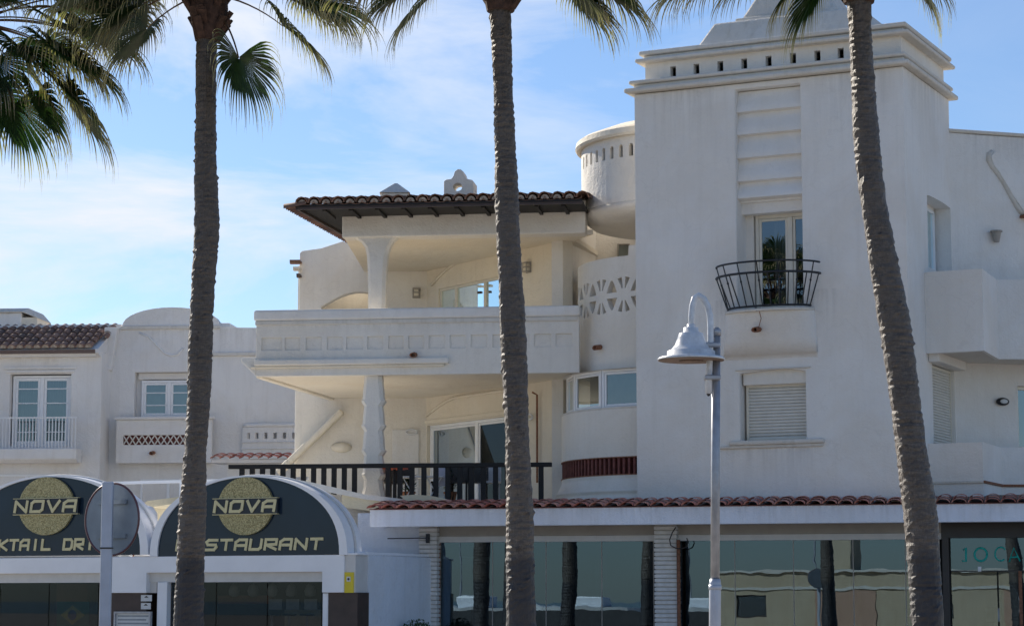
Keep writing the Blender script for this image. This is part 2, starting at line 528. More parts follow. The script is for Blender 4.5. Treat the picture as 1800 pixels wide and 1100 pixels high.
# ------------------------------------------------------------------ shared tile meshes
def barrel_tile(r0, r1, ln, th=.014, seg=6, flat=.85):
    """clay barrel tile; local x across, y up the slope, z up"""
    mb = MB()
    ring = []
    for y, r in ((0, r0), (ln, r1)):
        for rr in (r, r - th):
            for k in range(seg + 1):
                a = math.pi * k / seg
                ring.append((math.cos(a) * rr, y, math.sin(a) * rr * flat))
    n = seg + 1
    fs = []
    for k in range(seg):
        fs.append((k, k + 1, 2 * n + k + 1, 2 * n + k))
        fs.append((n + k + 1, n + k, 3 * n + k, 3 * n + k + 1))
        fs.append((k + 1, k, n + k, n + k + 1))
    me = bpy.data.meshes.new('tile')
    me.from_pydata(ring, [], fs); me.update()
    me.polygons.foreach_set('use_smooth', [i % 3 != 2 for i in range(len(me.polygons))])
    return me
T_OLD = barrel_tile(.132, .105, .46, flat=1.0)
PLUG = bpy.data.meshes.new('mortar_plug')
_pv = [(math.cos(math.pi * k / 6) * .098, y, math.sin(math.pi * k / 6) * .10) for y in (0, .05) for k in range(7)]
PLUG.from_pydata(_pv, [], [tuple(range(7)), tuple(range(13, 6, -1))] + [(k, k + 7, k + 8, k + 1) for k in range(6)]); PLUG.update()
M['plaster'] = plain('pale_mortar', (.34, .29, .24), .9, var=.4, scale=16)
T_RED = barrel_tile(.140, .110, .42, flat=.52)
T_TOWN = barrel_tile(.115, .09, .50)
def tile_roof(fr, u0, n, du, v0, z0, pitch, rows, dr, me, mat, parent, lift=.06, skip=None, jit=.01, cover=True):
    cp, sp_ = math.cos(pitch), math.sin(pitch)
    for i in range(n):
        for j in range(rows):
            u = u0 + i * du + random.uniform(-jit, jit)
            d = j * dr + random.uniform(-jit, jit)
            if skip and skip(u, j): continue
            v, z = v0 - d * cp, z0 + d * sp_ + lift * 0
            place('tile', me, mat, parent, frame_matrix(fr, u, v, z + .02 + j * .0, pitch - R(2.2)) @ Matrix.Rotation(random.uniform(-.02, .02), 4, 'Z'))

# ================================================================== MAIN BUILDING
T = Fr(1607, 42.25, 26)                         # tower front
bld = thing('apartment_building', 'white stuccoed apartment building with square tower, round turret and long balconies', 'building', T.O)
uL = T.hit(1118, 700)[0]
tz = lambda py: T.hit(1118, py)[1]           # height read at the tower's left edge
TD = 3.25
zc = tz(166)
def hu(px, py, v=0): return T.hit(px, py, v)[0]
# niche, shutter window openings in the front
nu0, nz_top = T.hit(1292, 152); nu1, _ = T.hit(1409, 350)
nu0 = hu(1294, 350)
nz_b = T.hit(1350, 541)[1]
nz_t = T.hit(1350, 152)[1]
su0, sz1 = T.hit(1300, 657); su1, sz0 = T.hit(1417, 771); 
niche = [(nu0, nz_b), (nu1, nz_b), (nu1, nz_t), (nu0, nz_t)]
sht = [(su0, sz0), (su1, sz0), (su1, sz1), ((su0 + su1) / 2 + .2, sz1 + .07), (su0, sz1)]
panel('front_wall', [(uL, 3.42), (0, 3.42), (0, zc), (uL, zc)], [niche, sht], T.face(0), .9, M['white'], bld, bevel=.03)
# right side wall with arched window and shuttered window
def hs(px, py):
    v, z = T.hitU(px, py, 0); return -v, z
a0, az1 = hs(1629, 345); a1, _ = hs(1672, 430); _, az0 = hs(1650, 478)
_, azs = hs(1672, 368)
azp = hs(1634, 343)[1]
arch = [(a0, az0), (a1, az0), (a1, azs)]
for k in range(1, 8):
    t_ = k / 8 * math.pi
    arch.append(((a0 + a1) / 2 + (a1 - a0) / 2 * math.cos(t_), azs + (azp - azs) * 1.0 * math.sin(t_)))
arch.append((a0, azs))
b0, bz1 = hs(1638, 638); b1, _ = hs(1686, 700); _, bz0 = hs(1638, 790)
b1 = min(b1, TD - .07); a1 = min(a1, TD - .12)
panel('side_wall', [(0.003, 3.42), (TD, 3.42), (TD, zc - .002), (0.003, zc - .002)], [arch, rect(b0, b1, bz0, bz1)],
      lambda x, z, d: T.w(.004 - d, -x, z), .45, M['white'], bld)
MB().box(T, uL + .003, uL + .35, -.9, -TD, 3.42, zc).build('side_wall', M['white'], bld, bevel=.03)
MB().box(T, uL + .01, -.46, -TD + .02, -TD - .3, 3.42, zc - .01).build('back_wall', M['white'], bld)
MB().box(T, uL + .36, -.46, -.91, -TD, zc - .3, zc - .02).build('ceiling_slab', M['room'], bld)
# arched window
w = MB()
def frame_on(mb, mp, x0, x1, z0, z1, d, fw=.07, th=.06, mull=(), rows=()):
    def b(xa, xb, za, zb, dd=0):
        p = [mp(xa, za, d + dd), mp(xb, za, d + dd), mp(xb, zb, d + dd), mp(xa, zb, d + dd)]
        q = [mp(xa, za, d + th + dd), mp(xb, za, d + th + dd), mp(xb, zb, d + th + dd), mp(xa, zb, d + th + dd)]
        mb.hexa(p + q)
    b(x0, x0 + fw, z0, z1); b(x1 - fw, x1, z0, z1)
    b(x0 + fw, x1 - fw, z0, z0 + fw); b(x0 + fw, x1 - fw, z1 - fw, z1)
    for m_ in mull: b(m_ - fw * .7, m_ + fw * .7, z0 + fw, z1 - fw, -.008)
    for r_ in rows: b(x0 + fw, x1 - fw, r_ - .014, r_ + .014, .012)
    return mb
def window(name, mp, x0, x1, z0, z1, d, parent, mat, gmat, fw=.07, mull=(), rows=(), label=None, back=True, curtain=None, sash=0):
    mb = MB()
    frame_on(mb, mp, x0, x1, z0, z1, d, fw, .07, mull, rows)
    xs = [x0 + fw] + sorted(mull) + [x1 - fw]
    if sash:
        for i in range(len(xs) - 1):
            xa = xs[i] + (fw * .7 if i else 0) ; xb = xs[i + 1] - (fw * .7 if i < len(xs) - 2 else 0)
            frame_on(mb, mp, xa + .004, xb - .004, z0 + fw + .004, z1 - fw - .004, d + .012, sash, .045)
    o = mb.build(name, mat, parent, bevel=.006, seg=1)
    if label: o['label'] = label
    for i in range(len(xs) - 1):
        g = MB(); g.add([mp(xs[i], z0 + fw, d + .035), mp(xs[i + 1], z0 + fw, d + .035), mp(xs[i + 1], z1 - fw, d + .035), mp(xs[i], z1 - fw, d + .035)], [(0, 1, 2, 3)])
        g.build('pane', gmat, o)
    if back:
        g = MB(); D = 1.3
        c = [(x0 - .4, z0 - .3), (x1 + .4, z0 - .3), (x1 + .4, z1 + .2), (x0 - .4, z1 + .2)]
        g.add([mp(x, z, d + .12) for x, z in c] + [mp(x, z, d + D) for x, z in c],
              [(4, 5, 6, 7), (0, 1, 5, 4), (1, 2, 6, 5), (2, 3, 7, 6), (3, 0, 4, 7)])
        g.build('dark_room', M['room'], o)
    if curtain:
        for (ca, cb) in curtain:
            g = MB(); n = 24; vs = []
            for k in range(n + 1):
                x = ca + (cb - ca) * k / n
                dd = d + .16 + .03 * math.sin(k * 1.9) + .015 * math.sin(k * 4.1)
                vs += [mp(x, z0 + .05, dd), mp(x, z1 - .05, dd)]
            g.add(vs, [(2 * k, 2 * k + 2, 2 * k + 3, 2 * k + 1) for k in range(n)])
            g.build('curtain', M['curtain'], o, smooth=True)
    return o
sm = T.side(0)
window('window', sm, a0 + .02, a1 - .02, az0, azs - .05, .30, bld, M['upvc'], M['glass_blue'], fw=.06, label='narrow white window under an arched recess')
MB().add([sm(a0, azs - .05, .32), sm(a1, azs - .05, .32), sm(a1, azp + .1, .32), sm(a0, azp + .1, .32)], [(0, 1, 2, 3)]).build('arch_infill', M['white'], bld)
def shutter(mp, x0, x1, z0, z1, d, parent, pitch=.062, label=None):
    mb = MB()
    h = z1 - z0; n = int(h / pitch)
    o = MB()
    frame_on(o, mp, x0, x1, z0, z1, d, .045, .06)
    fr_ = o.build('roller_shutter', M['cream_frame'], parent)
    if label: fr_['label'] = label
    p0 = Vector(mp(0, 0, 0))
    me = None
    for i in range(n):
        za = z0 + .03 + i * pitch
        q = [mp(x0 + .045, za, d + .04), mp(x0 + .045, za + pitch * .25, d + .022), mp(x0 + .045, za + pitch * .75, d + .022), mp(x0 + .045, za + pitch * .93, d + .045)]
        off = Vector(mp(x1 - .045, za, d)) - Vector(mp(x0 + .045, za, d))
        MB().prism(q, off).build('slat', M['shutter'], fr_)
    MB().add([mp(x0, z0, d + .055), mp(x1, z0, d + .055), mp(x1, z1, d + .055), mp(x0, z1, d + .055)], [(0, 1, 2, 3)]).build('backing', M['shutter'], fr_)
    return fr_
shutter(sm, b0 + .01, b1 - .01, bz0 + .02, bz1 - .02, .06, bld, .055, 'roller shutter on the tower side under the corner balcony')
# front shutter window: cream box lintel, shutter set back on a recess
fm = T.face(0)
box = MB().box(T, su0 + .03, su1 - .01, -.10, -.5, sz1 - .22, sz1 + .12)
box.build('shutter_box', M['warm'], bld, bevel=.02)
shutter(fm, T.hit(1312, 700, -.22)[0], su1 - .005, sz0, sz1 - .20, .22, bld, .062, 'closed roller shutter on the tower front')
MB().box(T, su0 - .4, su0 + .2, -.34, -.4, sz0 - .2, sz1 + .2).build('reveal', M['cream'], bld)
s = MB().box(T, hu(1283, 775), hu(1450, 775), .09, -.3, sz0 - .09, sz0)
s.build('window_sill', M['trim'], bld, bevel=.03)
MB().box(T, hu(1265, 785), hu(1448, 785), .05, -.01, sz0 - .15, sz0 - .088).build('sill_moulding', M['trim'], bld, bevel=.02)
MB().box(T, hu(1293, 650), hu(1425, 650), .035, -.02, sz1 + .055, sz1 + .085).build('lintel_moulding', M['trim'], bld, bevel=.012)
# niche: stepped cushions then a deep door reveal
zdt = T.hit(1350, 350)[1]
back = MB().box(T, nu0 - .1, nu1 + .1, -.24, -.36, zdt, nz_t + .1); back.build('niche_back', M['white'], bld)
led = [196, 236, 277, 318]
zprev = nz_t - .02
for i, py in enumerate(led + [348]):
    zb = T.hit(1340, py, -.2)[1]
    p = []
    for k in range(8):
        f = k / 7
        z = zprev + (zb - zprev) * f
        v = -.235 + .04 + .125 * math.sin(f * math.pi * .5) ** 2
        if k == 7: z = zb
        p.append(T.w(nu0 + .002, v, z))
    p.append(T.w(nu0 + .002, -.235, zb - .03)); p.append(T.w(nu0 + .002, -.235, zprev))
    MB().prism(p, T.U * (nu1 - nu0 - .004)).build('stepped_moulding', M['white'], bld, smooth=False)
    zprev = zb - .0
# door reveal and balcony door
zdoor = T.hit(1400, 374, -.55)[1]
MB().box(T, nu0 - .05, nu1 + .3, -.30, -.9, zdoor, zdt + .02).build('niche_lintel', M['white'], bld)
MB().box(T, nu0 - .0, T.hit(1326, 450, -.55)[0], -.52, -.88, nz_b - .2, zdoor + .01).build('reveal', M['warm'], bld)
du0 = T.hit(1328, 450, -.55)[0]
window('balcony_door', fm, du0, nu1 + .22, nz_b - .02, zdoor, .56, bld, M['cream_frame'], M['glass_win'], fw=.07,
       mull=((du0 + nu1 + .22) / 2 + .03,), sash=.05, curtain=[(du0 + .34, du0 + .60), (nu1 - .25, nu1 + .15)], label='glazed double door behind the iron balconette')
# balconette: bowed slab, basket railing
uc = (hu(1275, 541) + hu(1432, 541)) / 2; hw = (hu(1432, 541) - hu(1275, 541)) / 2
zsl = T.hit(1350, 541, .4)[1] + .0
def arcp(hw_, b_, z, n=16, v0=0, t0=-1, t1=1):
    return [T.w(uc + hw_ * math.sin(R(90) * (t0 + (t1 - t0) * k / n)), v0 + b_ * math.cos(R(90) * (t0 + (t1 - t0) * k / n)), z) for k in range(n + 1)]
MB().prism(arcp(hw, .42, zsl - .05), (0, 0, .05)).build('balconette_slab', M['trim'], bld, bevel=.012)
n_ = MB()
lv = [(zsl - .05, .34, 1.0), (zsl - .25, .27, 1.02), (zsl - .55, .18, 1.04), (zsl - .85, .10, 1.05), (sz1 + .35, .03, 1.06), (sz1 + .2, -.02, 1.06)]
rows_ = [arcp(hw * k, b, z, 20) for z, b, k in lv]
vs = [p for r_ in rows_ for p in r_]
fs = [(i * 21 + k, i * 21 + k + 1, (i + 1) * 21 + k + 1, (i + 1) * 21 + k) for i in range(len(lv) - 1) for k in range(20)]
n_.add(vs, fs); n_.build('balconette_bulge', M['white'], bld, smooth=True)
zr1 = T.hit(1350, 457, .75)[1]; zr2 = T.hit(1350, 477, .72)[1]
rail_bld = MB()
rail_bld.tube(arcp(hw * 1.16, .72, zr1, 24, 0, -.93, .93), .020, 6)
rl = rail_bld.build('iron_railing', M['iron'], bld, smooth=True); rl['label'] = 'bowed black wrought iron basket railing'
MB().tube(arcp(hw * 1.16, .72, zr2, 24, 0, -.95, .95), .024, 6).build('rail', M['iron'], rl, smooth=True)
MB().tube(arcp(hw * .93, .40, zsl + .05, 24, 0, -.95, .95), .022, 6).build('rail', M['iron'], rl, smooth=True)
NB = 15
for k in range(NB):
    t_ = -.90 + 1.8 * k / (NB - 1)
    a = R(90) * t_
    p = T.w(uc + hw * .93 * math.sin(a), .40 * math.cos(a), zsl + .03)
    q = T.w(uc + hw * 1.16 * math.sin(a), .72 * math.cos(a), zr1 if k % 2 == 1 else zr2)
    mid = p.lerp(q, .35)
    MB().tube([p, mid, q], [.012, .014, .012], 5).build('bar', M['iron'], rl)
    MB().tube([p.lerp(q, .55), p.lerp(q, .58), p.lerp(q, .61)], [.012, .024, .012], 6).build('bar_knop', M['iron'], rl) if k % 2 else None
# handle-like white scroll under the rail and antenna twig
# drains
def spout(P, N, parent, r=.06, ln=.16):
    side_ = N.cross(Vector((0, 0, 1))).normalized()
    mb = MB(); n = 8; ring = []
    for d in (-.05, ln):
        for rr in (r, r * .66):
            for k in range(n):
                a = 2 * math.pi * k / n
                ring.append(P + N * d + side_ * math.cos(a) * rr * 1.25 + Vector((0, 0, math.sin(a) * rr * .9 - d * .15)))
    fs = []
    for k in range(n):
        j = (k + 1) % n
        fs += [(k, j, 2 * n + j, 2 * n + k), (n + j, n + k, 3 * n + k, 3 * n + j), (2 * n + k, 2 * n + j, 3 * n + j, 3 * n + k)]
    mb.add(ring, fs)
    return mb.build('drain_spout', M['rust'], parent, smooth=True)
spout(T.w(hu(1340, 578), .27, T.hit(1340, 578, .3)[1]), T.N, bld)
MB().tube([T.w(hu(1344, 575), .33, T.hit(1340, 575, .3)[1]), T.w(hu(1349, 560), .36, T.hit(1340, 560, .3)[1]), T.w(hu(1346, 545), .40, zsl)], .008, 5).build('dry_twig', M['rust'], bld)
# cornices
def ring_slab(u0, u1, v0, v1, z0, z1, name, mat=None, bev=.035):
    return MB().box(T, u0, u1, v0, v1, z0, z1).build(name, mat or M['trim'], bld, bevel=bev, seg=3)
zA0, zA1 = tz(165), tz(157)
zB0, zB1 = tz(150), tz(143)
zC0, zC1 = tz(112), tz(105)
zD0, zD1 = tz(99), tz(91)
ring_slab(uL - .16, .16, .16, -TD - .2, zA0, zA1, 'cornice')
ring_slab(uL - .0, .02, .02, -TD - .02, zA1, zB0, 'cornice_neck', M['warm'], .02)
ring_slab(uL - .08, .08, .10, -TD - .12, zB0, zB1, 'cornice')
fu0, fu1, fv = uL + .2, -.06, -.12
# frieze with square air holes
holes = []
zh0, zh1 = T.hit(1183, 137, fv)[1], T.hit(1183, 117, fv)[1]
for px in (1183, 1224, 1266, 1308, 1351, 1394, 1437, 1478, 1520):
    uu = T.hit(px, 115, fv)[0]
    holes.append(rect(uu - .062, uu + .062, zh0, zh1))
panel('frieze', rect(fu0, fu1, zB1, zC0), holes, T.face(fv), .16, M['warm'], bld)
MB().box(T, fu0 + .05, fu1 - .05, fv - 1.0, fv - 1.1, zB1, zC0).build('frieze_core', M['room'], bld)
MB().box(T, fu1, fu1 - .16, fv - .161, -TD + .1, zB1, zC0).build('frieze', M['warm'], bld)
MB().box(T, fu0, fu0 + .16, fv - .161, -TD + .1, zB1, zC0).build('frieze', M['warm'], bld)
ring_slab(fu0 - .16, fu1 + .2, .06, -TD - .1, zC0, zC1, 'cornice')
ring_slab(fu0 - .02, fu1 + .06, -.08, -TD + .02, zC1, zD0, 'cornice_neck', M['warm'], .02)
ring_slab(fu0 - .10, fu1 + .14, -.0, -TD - .05, zD0, zD1, 'cornice')
# pyramidal cap
def frustum(u0, u1, v0, v1, z0, U0, U1, V0, V1, z1, name, mat, bev=.05):
    w_ = T.w
    return MB().hexa([w_(u0, v0, z0), w_(u1, v0, z0), w_(u1, v1, z0), w_(u0, v1, z0),
                      w_(U0, V0, z1), w_(U1, V0, z1), w_(U1, V1, z1), w_(U0, V1, z1)]).build(name, mat, bld, bevel=bev)
pu0 = T.hit(1222, 80, -.5)[0]; pu1 = T.hit(1545, 45, -.5)[0]
qu0, qz = T.hit(1256, 42, -.75); qu1 = T.hit(1512, 10, -.75)[0]
frustum(pu0, pu1, -.4, -TD + .1, zD1 - .02, qu0, qu1, -.72, -TD + .4, qz, 'roof_cap', M['trim'])
ru0, rz0 = T.hit(1293, 33, -.95); ru1 = T.hit(1475, 20, -.95)[0]
MB().box(T, ru0, ru1, -.9, -TD + .6, qz - .02, qz + .10).build('cap_moulding', M['trim'], bld, bevel=.04)
frustum(ru0 + .1, ru1 - .1, -1.0, -TD + .7, qz + .10, ru0 + .45, ru1 - .45, -1.25, -TD + .95, qz + .75, 'roof_cap', M['trim'])

# ------------------------------------------------------------------ right wing
cornerW = T.w(0, -TD, 0)
W = Fr(0, 0, -17, cornerW)
wz = W.hit(1676, 233)[1]
wu1 = W.hit(1960, 400)[0]
dr0, dz1 = W.hit(1789, 678); dr1 = dr0 + 1.8
_, dzb = W.hit(1800, 790)
panel('wing_wall', [(0.0, 3.42), (wu1, 3.42), (wu1, wz), (W.hit(1720, 237)[0], wz - .01), (0.0, wz)], [rect(dr0, dr1, dzb, dz1)], W.face(-.003), .3, M['white'], bld, bevel=.02)
MB().box(W, -.1, wu1, .05, -.36, wz, wz + .07).build('wing_coping', M['trim'], bld, bevel=.03)
window('terrace_door', W.face(0), dr0, dr1, dzb, dz1, .12, bld, M['cream_frame'], M['glass_win'], mull=((dr0 + dr1) / 2,), label='cream framed terrace door at the right edge')
MB().box(W, wu1 - .3, wu1, -.3, -9, 3, wz).build('wing_side_wall', M['white'], bld)
# rounded loop relief on the wall
lp = [(1800, 378), (1790, 366), (1778, 345), (1766, 322), (1753, 303), (1744, 292), (1738, 281), (1739, 272), (1745, 268), (1752, 269), (1758, 276), (1766, 290), (1772, 296)]
pts = [W.w(*(lambda h: (h[0], .0, h[1]))(W.hit(x, y))) for x, y in lp]
MB().tube(pts[:9], .065, 8).build('loop_relief', M['trim'], bld, smooth=True)
cap_ = MB()
poly = [W.w(*(lambda h: (h[0], .0, h[1]))(W.hit(x, y))) for x, y in [(1746, 268), (1757, 272), (1800, 330), (1830, 370), (1800, 378), (1778, 345), (1753, 303), (1744, 292), (1739, 276)]]
cap_.prism(poly, W.N * .08); cap_.build('loop_panel', M['white'], bld, bevel=.01)
# pot-shaped wall lamp
h_ = W.hit(1747, 408); P = W.w(h_[0], .10, W.hit(1747, 427)[1])
MB().lathe(P, [(.055, 0), (.07, .06), (.10, .20), (.125, .205), (.125, .235)], 12).build('wall_lamp', M['beam_grey'], bld, smooth=False)
h_ = W.hit(1760, 706); P = W.w(h_[0], .02, h_[1])
e = MB().lathe((0, 0, 0), [(.04, 0), (.135, .01), (.15, .04), (.12, .09), (.03, .11)], 16)
mm_ = Matrix.Translation(P) @ Matrix.Rotation(W.yaw(), 4, 'Z') @ Matrix.Rotation(R(90), 4, 'X') @ Matrix.Diagonal((1, .55, 1, 1))
e.v = [mm_ @ v for v in e.v]; bh = e.build('bulkhead_light', M['black'], bld, smooth=True); bh['label'] = 'oval bulkhead light on the right wing'
e = MB().lathe((0, 0, 0), [(.09, .06), (.085, .10), (.03, .125)], 16); e.v = [mm_ @ v for v in e.v]; e.build('lens', M['paper'], bh, smooth=True)
h_ = W.hit(1800, 384)
MB().box(W, h_[0] - .1, h_[0] + 1.2, .2, 0, h_[1], h_[1] + .05).build('tile_ledge', M['rust'], bld)
# faceted balconies of the right wing
va = T.hitU(1626, 560, 0)[0]                      # where the balcony starts on the tower side
def wing_balcony(pyb, pyt, th, name, bottom=True):
    ub = T.hit(1730, pyb, va)[0]
    zb = T.hit(1650, pyb, va)[1]; zt = T.hit(1650, pyt, va)[1]
    P0 = T.w(.006, va, 0); P1 = T.w(ub, va, 0)
    # second facet runs back to px 1767
    Y2 = P1.y * 1.035
    P2 = at(1767, HOR, Y2); P2.z = 0
    P3 = at(1990, HOR, Y2 + .15); P3.z = 0
    c = Vector((T.w(0, -TD, 0).x + .4, T.w(0, -TD, 0).y - .3, 0))
    outer = [P0, P1, P2, P3]
    N_ = [T.N, (T.N + Vector((.5, -.2, 0))).normalized(), Vector((.25, -1, 0)).normalized(), Vector((0, -1, 0))]
    inner = [p - n * th for p, n in zip(outer, N_)]
    mb = MB()
    for i in range(3):
        a, b, c1, d1 = outer[i], outer[i + 1], inner[i + 1], inner[i]
        mb.hexa([a + Vector((0, 0, zb)), b + Vector((0, 0, zb)), c1 + Vector((0, 0, zb)), d1 + Vector((0, 0, zb)),
                 a + Vector((0, 0, zt)), b + Vector((0, 0, zt)), c1 + Vector((0, 0, zt)), d1 + Vector((0, 0, zt))])
    bm = mb.build(name, M['white'], bld, bevel=0)
    o_ = inner + [W.w(W.hit(1990, 700)[0], -.1, 0), W.w(.0, -.1, 0), T.w(.006, -TD, 0)]
    MB().prism([p + Vector((0, 0, zb + .02)) for p in o_], (0, 0, .16)).build(name + '_slab', M['trim'], bld)
    return outer, zb, zt
oo, zb_, zt_ = wing_balcony(620, 477, .16, 'wing_balcony')
oo2, zb2, zt2 = wing_balcony(890, 779, .16, 'wing_balcony')
zm = T.hit(1650, 848, va)[1]
for i in range(3):
    MB().bar(oo2[i] + Vector((0, 0, zm)), oo2[i + 1] + Vector((0, 0, zm)), .07, .05).build('terracotta_line', M['rust'] if i else M['trim'], bld, bevel=.01)
# shutter housing under the wing balcony
MB().box(T, .006, .22, -b0 + .25, -b1 - .1, bz1 - .0, bz1 + .2).build('shutter_box', M['white'], bld, bevel=.02)

# ------------------------------------------------------------------ turret (round corner)
CX = at(1212, HOR, 47.45)
def cyl(Rr, zfun=None):
    return lambda s, z, d: Vector((CX.x - (Rr - d) * math.cos(s), CX.y - (Rr - d) * math.sin(s), z))
PPM = 4032 / 47.45
R_bay, R_par, R_drum = 224 / PPM, 194 / PPM, 187 / PPM
def thc(px, Rpx): return math.acos(max(-1, min(1, (1212 - px) / Rpx)))
def zc_(px, py, Rr):                       # height of a pixel on the cylinder of radius Rr
    th = thc(px, Rr * PPM)
    return at(px, py, CX.y - Rr * math.sin(th)).z
def zl(py, Rr): return at(1212 - Rr * PPM, py, CX.y).z
cuts = [R(-30 + 4 * i) for i in range(31)]
TH0, TH1 = R(-35), R(88)
def ringwall(name, Rr, z0, z1, th, mat, holes=(), bevel=0, t0=TH0, t1=TH1):
    return panel(name, rect(t0, t1, z0, z1), holes, cyl(Rr), th, mat, bld, cuts=cuts, bevel=bevel)
# lower bay
z_fl = zc_(1100, 905, R_bay)
zbr0, zbr1 = zc_(1100, 832, R_bay), zc_(1100, 803, R_bay)
zws = zc_(1110, 715, R_bay)
ringwall('bay_wall', R_bay, zbr1, zws, .2, M['warm'])
ringwall('bay_wall', R_bay, z_fl, zbr0, .2, M['warm'])
ringwall('bay_back', R_bay - .17, zbr0 - .05, zbr1 + .05, .03, M['redbrick'])
for k in range(30):
    th_ = R(-6) + k * R(2.6)
    c, s_ = math.cos(th_), math.sin(th_)
    p = Vector((CX.x - (R_bay - .08) * c, CX.y - (R_bay - .08) * s_, zbr0))
    Mx = Matrix.Translation(p) @ Matrix.Rotation(math.atan2(-s_, -c), 4, 'Z')
    mb = MB(); 
    if k == 0:
        me = bpy.data.meshes.new('brick')
        x, y, z = .07, .024, (zbr1 - zbr0)
        me.from_pydata([(-x, -y, 0), (x, -y, 0), (x, y, 0), (-x, y, 0), (-x, -y, z), (x, -y, z), (x, y, z), (-x, y, z)], [],
                       [(3, 2, 1, 0), (4, 5, 6, 7), (0, 1, 5, 4), (1, 2, 6, 5), (2, 3, 7, 6), (3, 0, 4, 7)])
        ME_BR = me
    place('brick', ME_BR, M['redbrick'], bld, Mx)
for zz in (zbr0 - .02, zbr1 + .0):
    ringwall('brick_edge', R_bay + .012, zz, zz + .02, .1, M['rust'])
# skirt mouldings
zs1, zs2 = zc_(1100, 860, R_bay), zc_(1100, 872, R_bay)
pr = [(R_bay, zbr0 - .1), (R_bay + .03, zs1 + .15), (R_bay + .10, zs1), (R_bay + .14, zs1 - .03), (R_bay + .10, zs1 - .06), (R_bay + .10, zs2), (R_bay + .16, zs2 - .02), (R_bay + .14, zs2 - .12), (R_bay + .05, zs2 - .3)]
sk = MB().lathe((CX.x, CX.y, 0), pr, 40, math.pi - R(20), math.pi + R(88)); sk.build('bay_skirt', M['warm'], bld, smooth=True)
# window band
zwt = zc_(1110, 645, R_bay)
R_w = R_bay - .10
MBs = MB().lathe((CX.x, CX.y, 0), [(R_bay - .25, zws - .02), (R_bay + .0, zws - .02), (R_bay + .01, zws + .02), (R_bay - .25, zws + .03)], 30, math.pi - R(20), math.pi + R(88)).build('bay_sill', M['trim'], bld)
def facet_window(pxa, pxb, z0, z1):
    ta, tb = thc(pxa, R_w * PPM), thc(pxb, R_w * PPM)
    A = Vector((CX.x - R_w * math.cos(ta), CX.y - R_w * math.sin(ta), 0)); B = Vector((CX.x - R_w * math.cos(tb), CX.y - R_w * math.sin(tb), 0))
    U = (B - A); ln = U.length; U.normalize(); N = Vector((U.y, -U.x, 0))
    mp = lambda x, z, d: A + U * x - N * d + Vector((0, 0, z))
    return window('window', mp, 0, ln, z0, z1, 0, bld, M['upvc'], M['glass_win'], fw=.05, sash=.045, back=False)
for a_, b_ in ((995.5, 1007), (1008, 1052), (1054, 1118), (1120, 1180)): facet_window(a_, b_, zws, zwt)
MB().lathe((CX.x, CX.y, 0), [(R_w - .5, zws - .1), (R_w - .5, zwt + .1)], 20, math.pi - R(25), math.pi + R(88)).build('bay_interior', M['curtain'], bld)
# upper wall and rosette parapet
zp_t = zc_(1100, 449, R_par); 
zmid = zc_(1092, 517, R_par)
holes = []
def wedge(sc, zc0, pts):
    return [(sc + x / R_par, zc0 + z) for x, z in pts]
ds = R(15.8)
hs_ = ds / 2 * R_par
H = .36
def inset(poly, k=.0):
    return poly
for k in range(-1, 5):
    sc = thc(1055, 194) + (k - 1) * ds
    for sg in (1, -1):
        holes.append(wedge(sc, zmid, [(-.155, sg * .33), (-.045, sg * .36), (-.022, sg * .13), (-.045, sg * .12)][::1]))
        holes.append(wedge(sc, zmid, [(.155, sg * .33), (.045, sg * .36), (.022, sg * .13), (.045, sg * .12)][::1]))
        # half-diamond between rosettes, base on the mid rail
        holes.append(wedge(sc + ds / 2, zmid, [(-.145, sg * .055), (.145, sg * .055), (.085, sg * .20), (.022, sg * .30), (-.022, sg * .30), (-.085, sg * .20)]))
outl = [(TH0, zwt), (TH1, zwt), (TH1, zp_t + .2), (thc(1101, 194), zp_t + .2), (thc(1100, 194), zp_t), (TH0, zp_t)]
panel('turret_parapet', outl, holes, cyl(R_par), .14, M['warm'], bld, cuts=[R(-30 + 2 * i) for i in range(61)])
MB().lathe((CX.x, CX.y, 0), [(R_par - .16, zmid - .62), (.2, zmid - .62)], 30, math.pi - R(35), math.pi + R(88)).build('terrace_floor', M['warm'], bld)
MB().lathe((CX.x, CX.y, 0), [(R_bay - .02, zwt), (R_par - .1, zwt + .005)], 30, math.pi - R(35), math.pi + R(88)).build('bay_soffit', M['warm'], bld)
spout(Vector((CX.x - R_par * math.cos(thc(1053, 194)), CX.y - R_par * math.sin(thc(1053, 194)), zc_(1053, 610, R_par))), Vector((-.75, -.66, 0)).normalized(), bld)
# drum
zdb, zdt2 = zl(378, R_drum), zl(268, R_drum)
holes = []
zhm = zc_(1090, 262, R_drum)
for k in range(16):
    sc = R(10) + k * R(6.5)
    holes.append([(sc - .022, zhm - .17), (sc + .022, zhm - .17), (sc + .022, zhm + .05), (sc + .012, zhm + .09), (sc - .012, zhm + .09), (sc - .022, zhm + .05)])
panel('turret_drum', rect(R(-88), TH1, zdb, zdt2), holes, cyl(R_drum), .12, M['warm'], bld, cuts=[R(-90 + 4 * i) for i in range(46)])
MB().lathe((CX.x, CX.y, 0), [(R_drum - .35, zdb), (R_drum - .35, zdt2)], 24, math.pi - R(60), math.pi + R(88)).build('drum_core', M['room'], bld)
dk = MB().lathe((CX.x, CX.y, 0), [(.1, zdb - .26), (R_drum - .22, zdb - .26), (R_drum - .06, zdb - .13), (R_drum - .002, zdb), (R_drum - .15, zdb + .01)], 48, math.pi - R(88), math.pi + R(88)); dk.build('drum_base', M['warm'], bld, smooth=True)
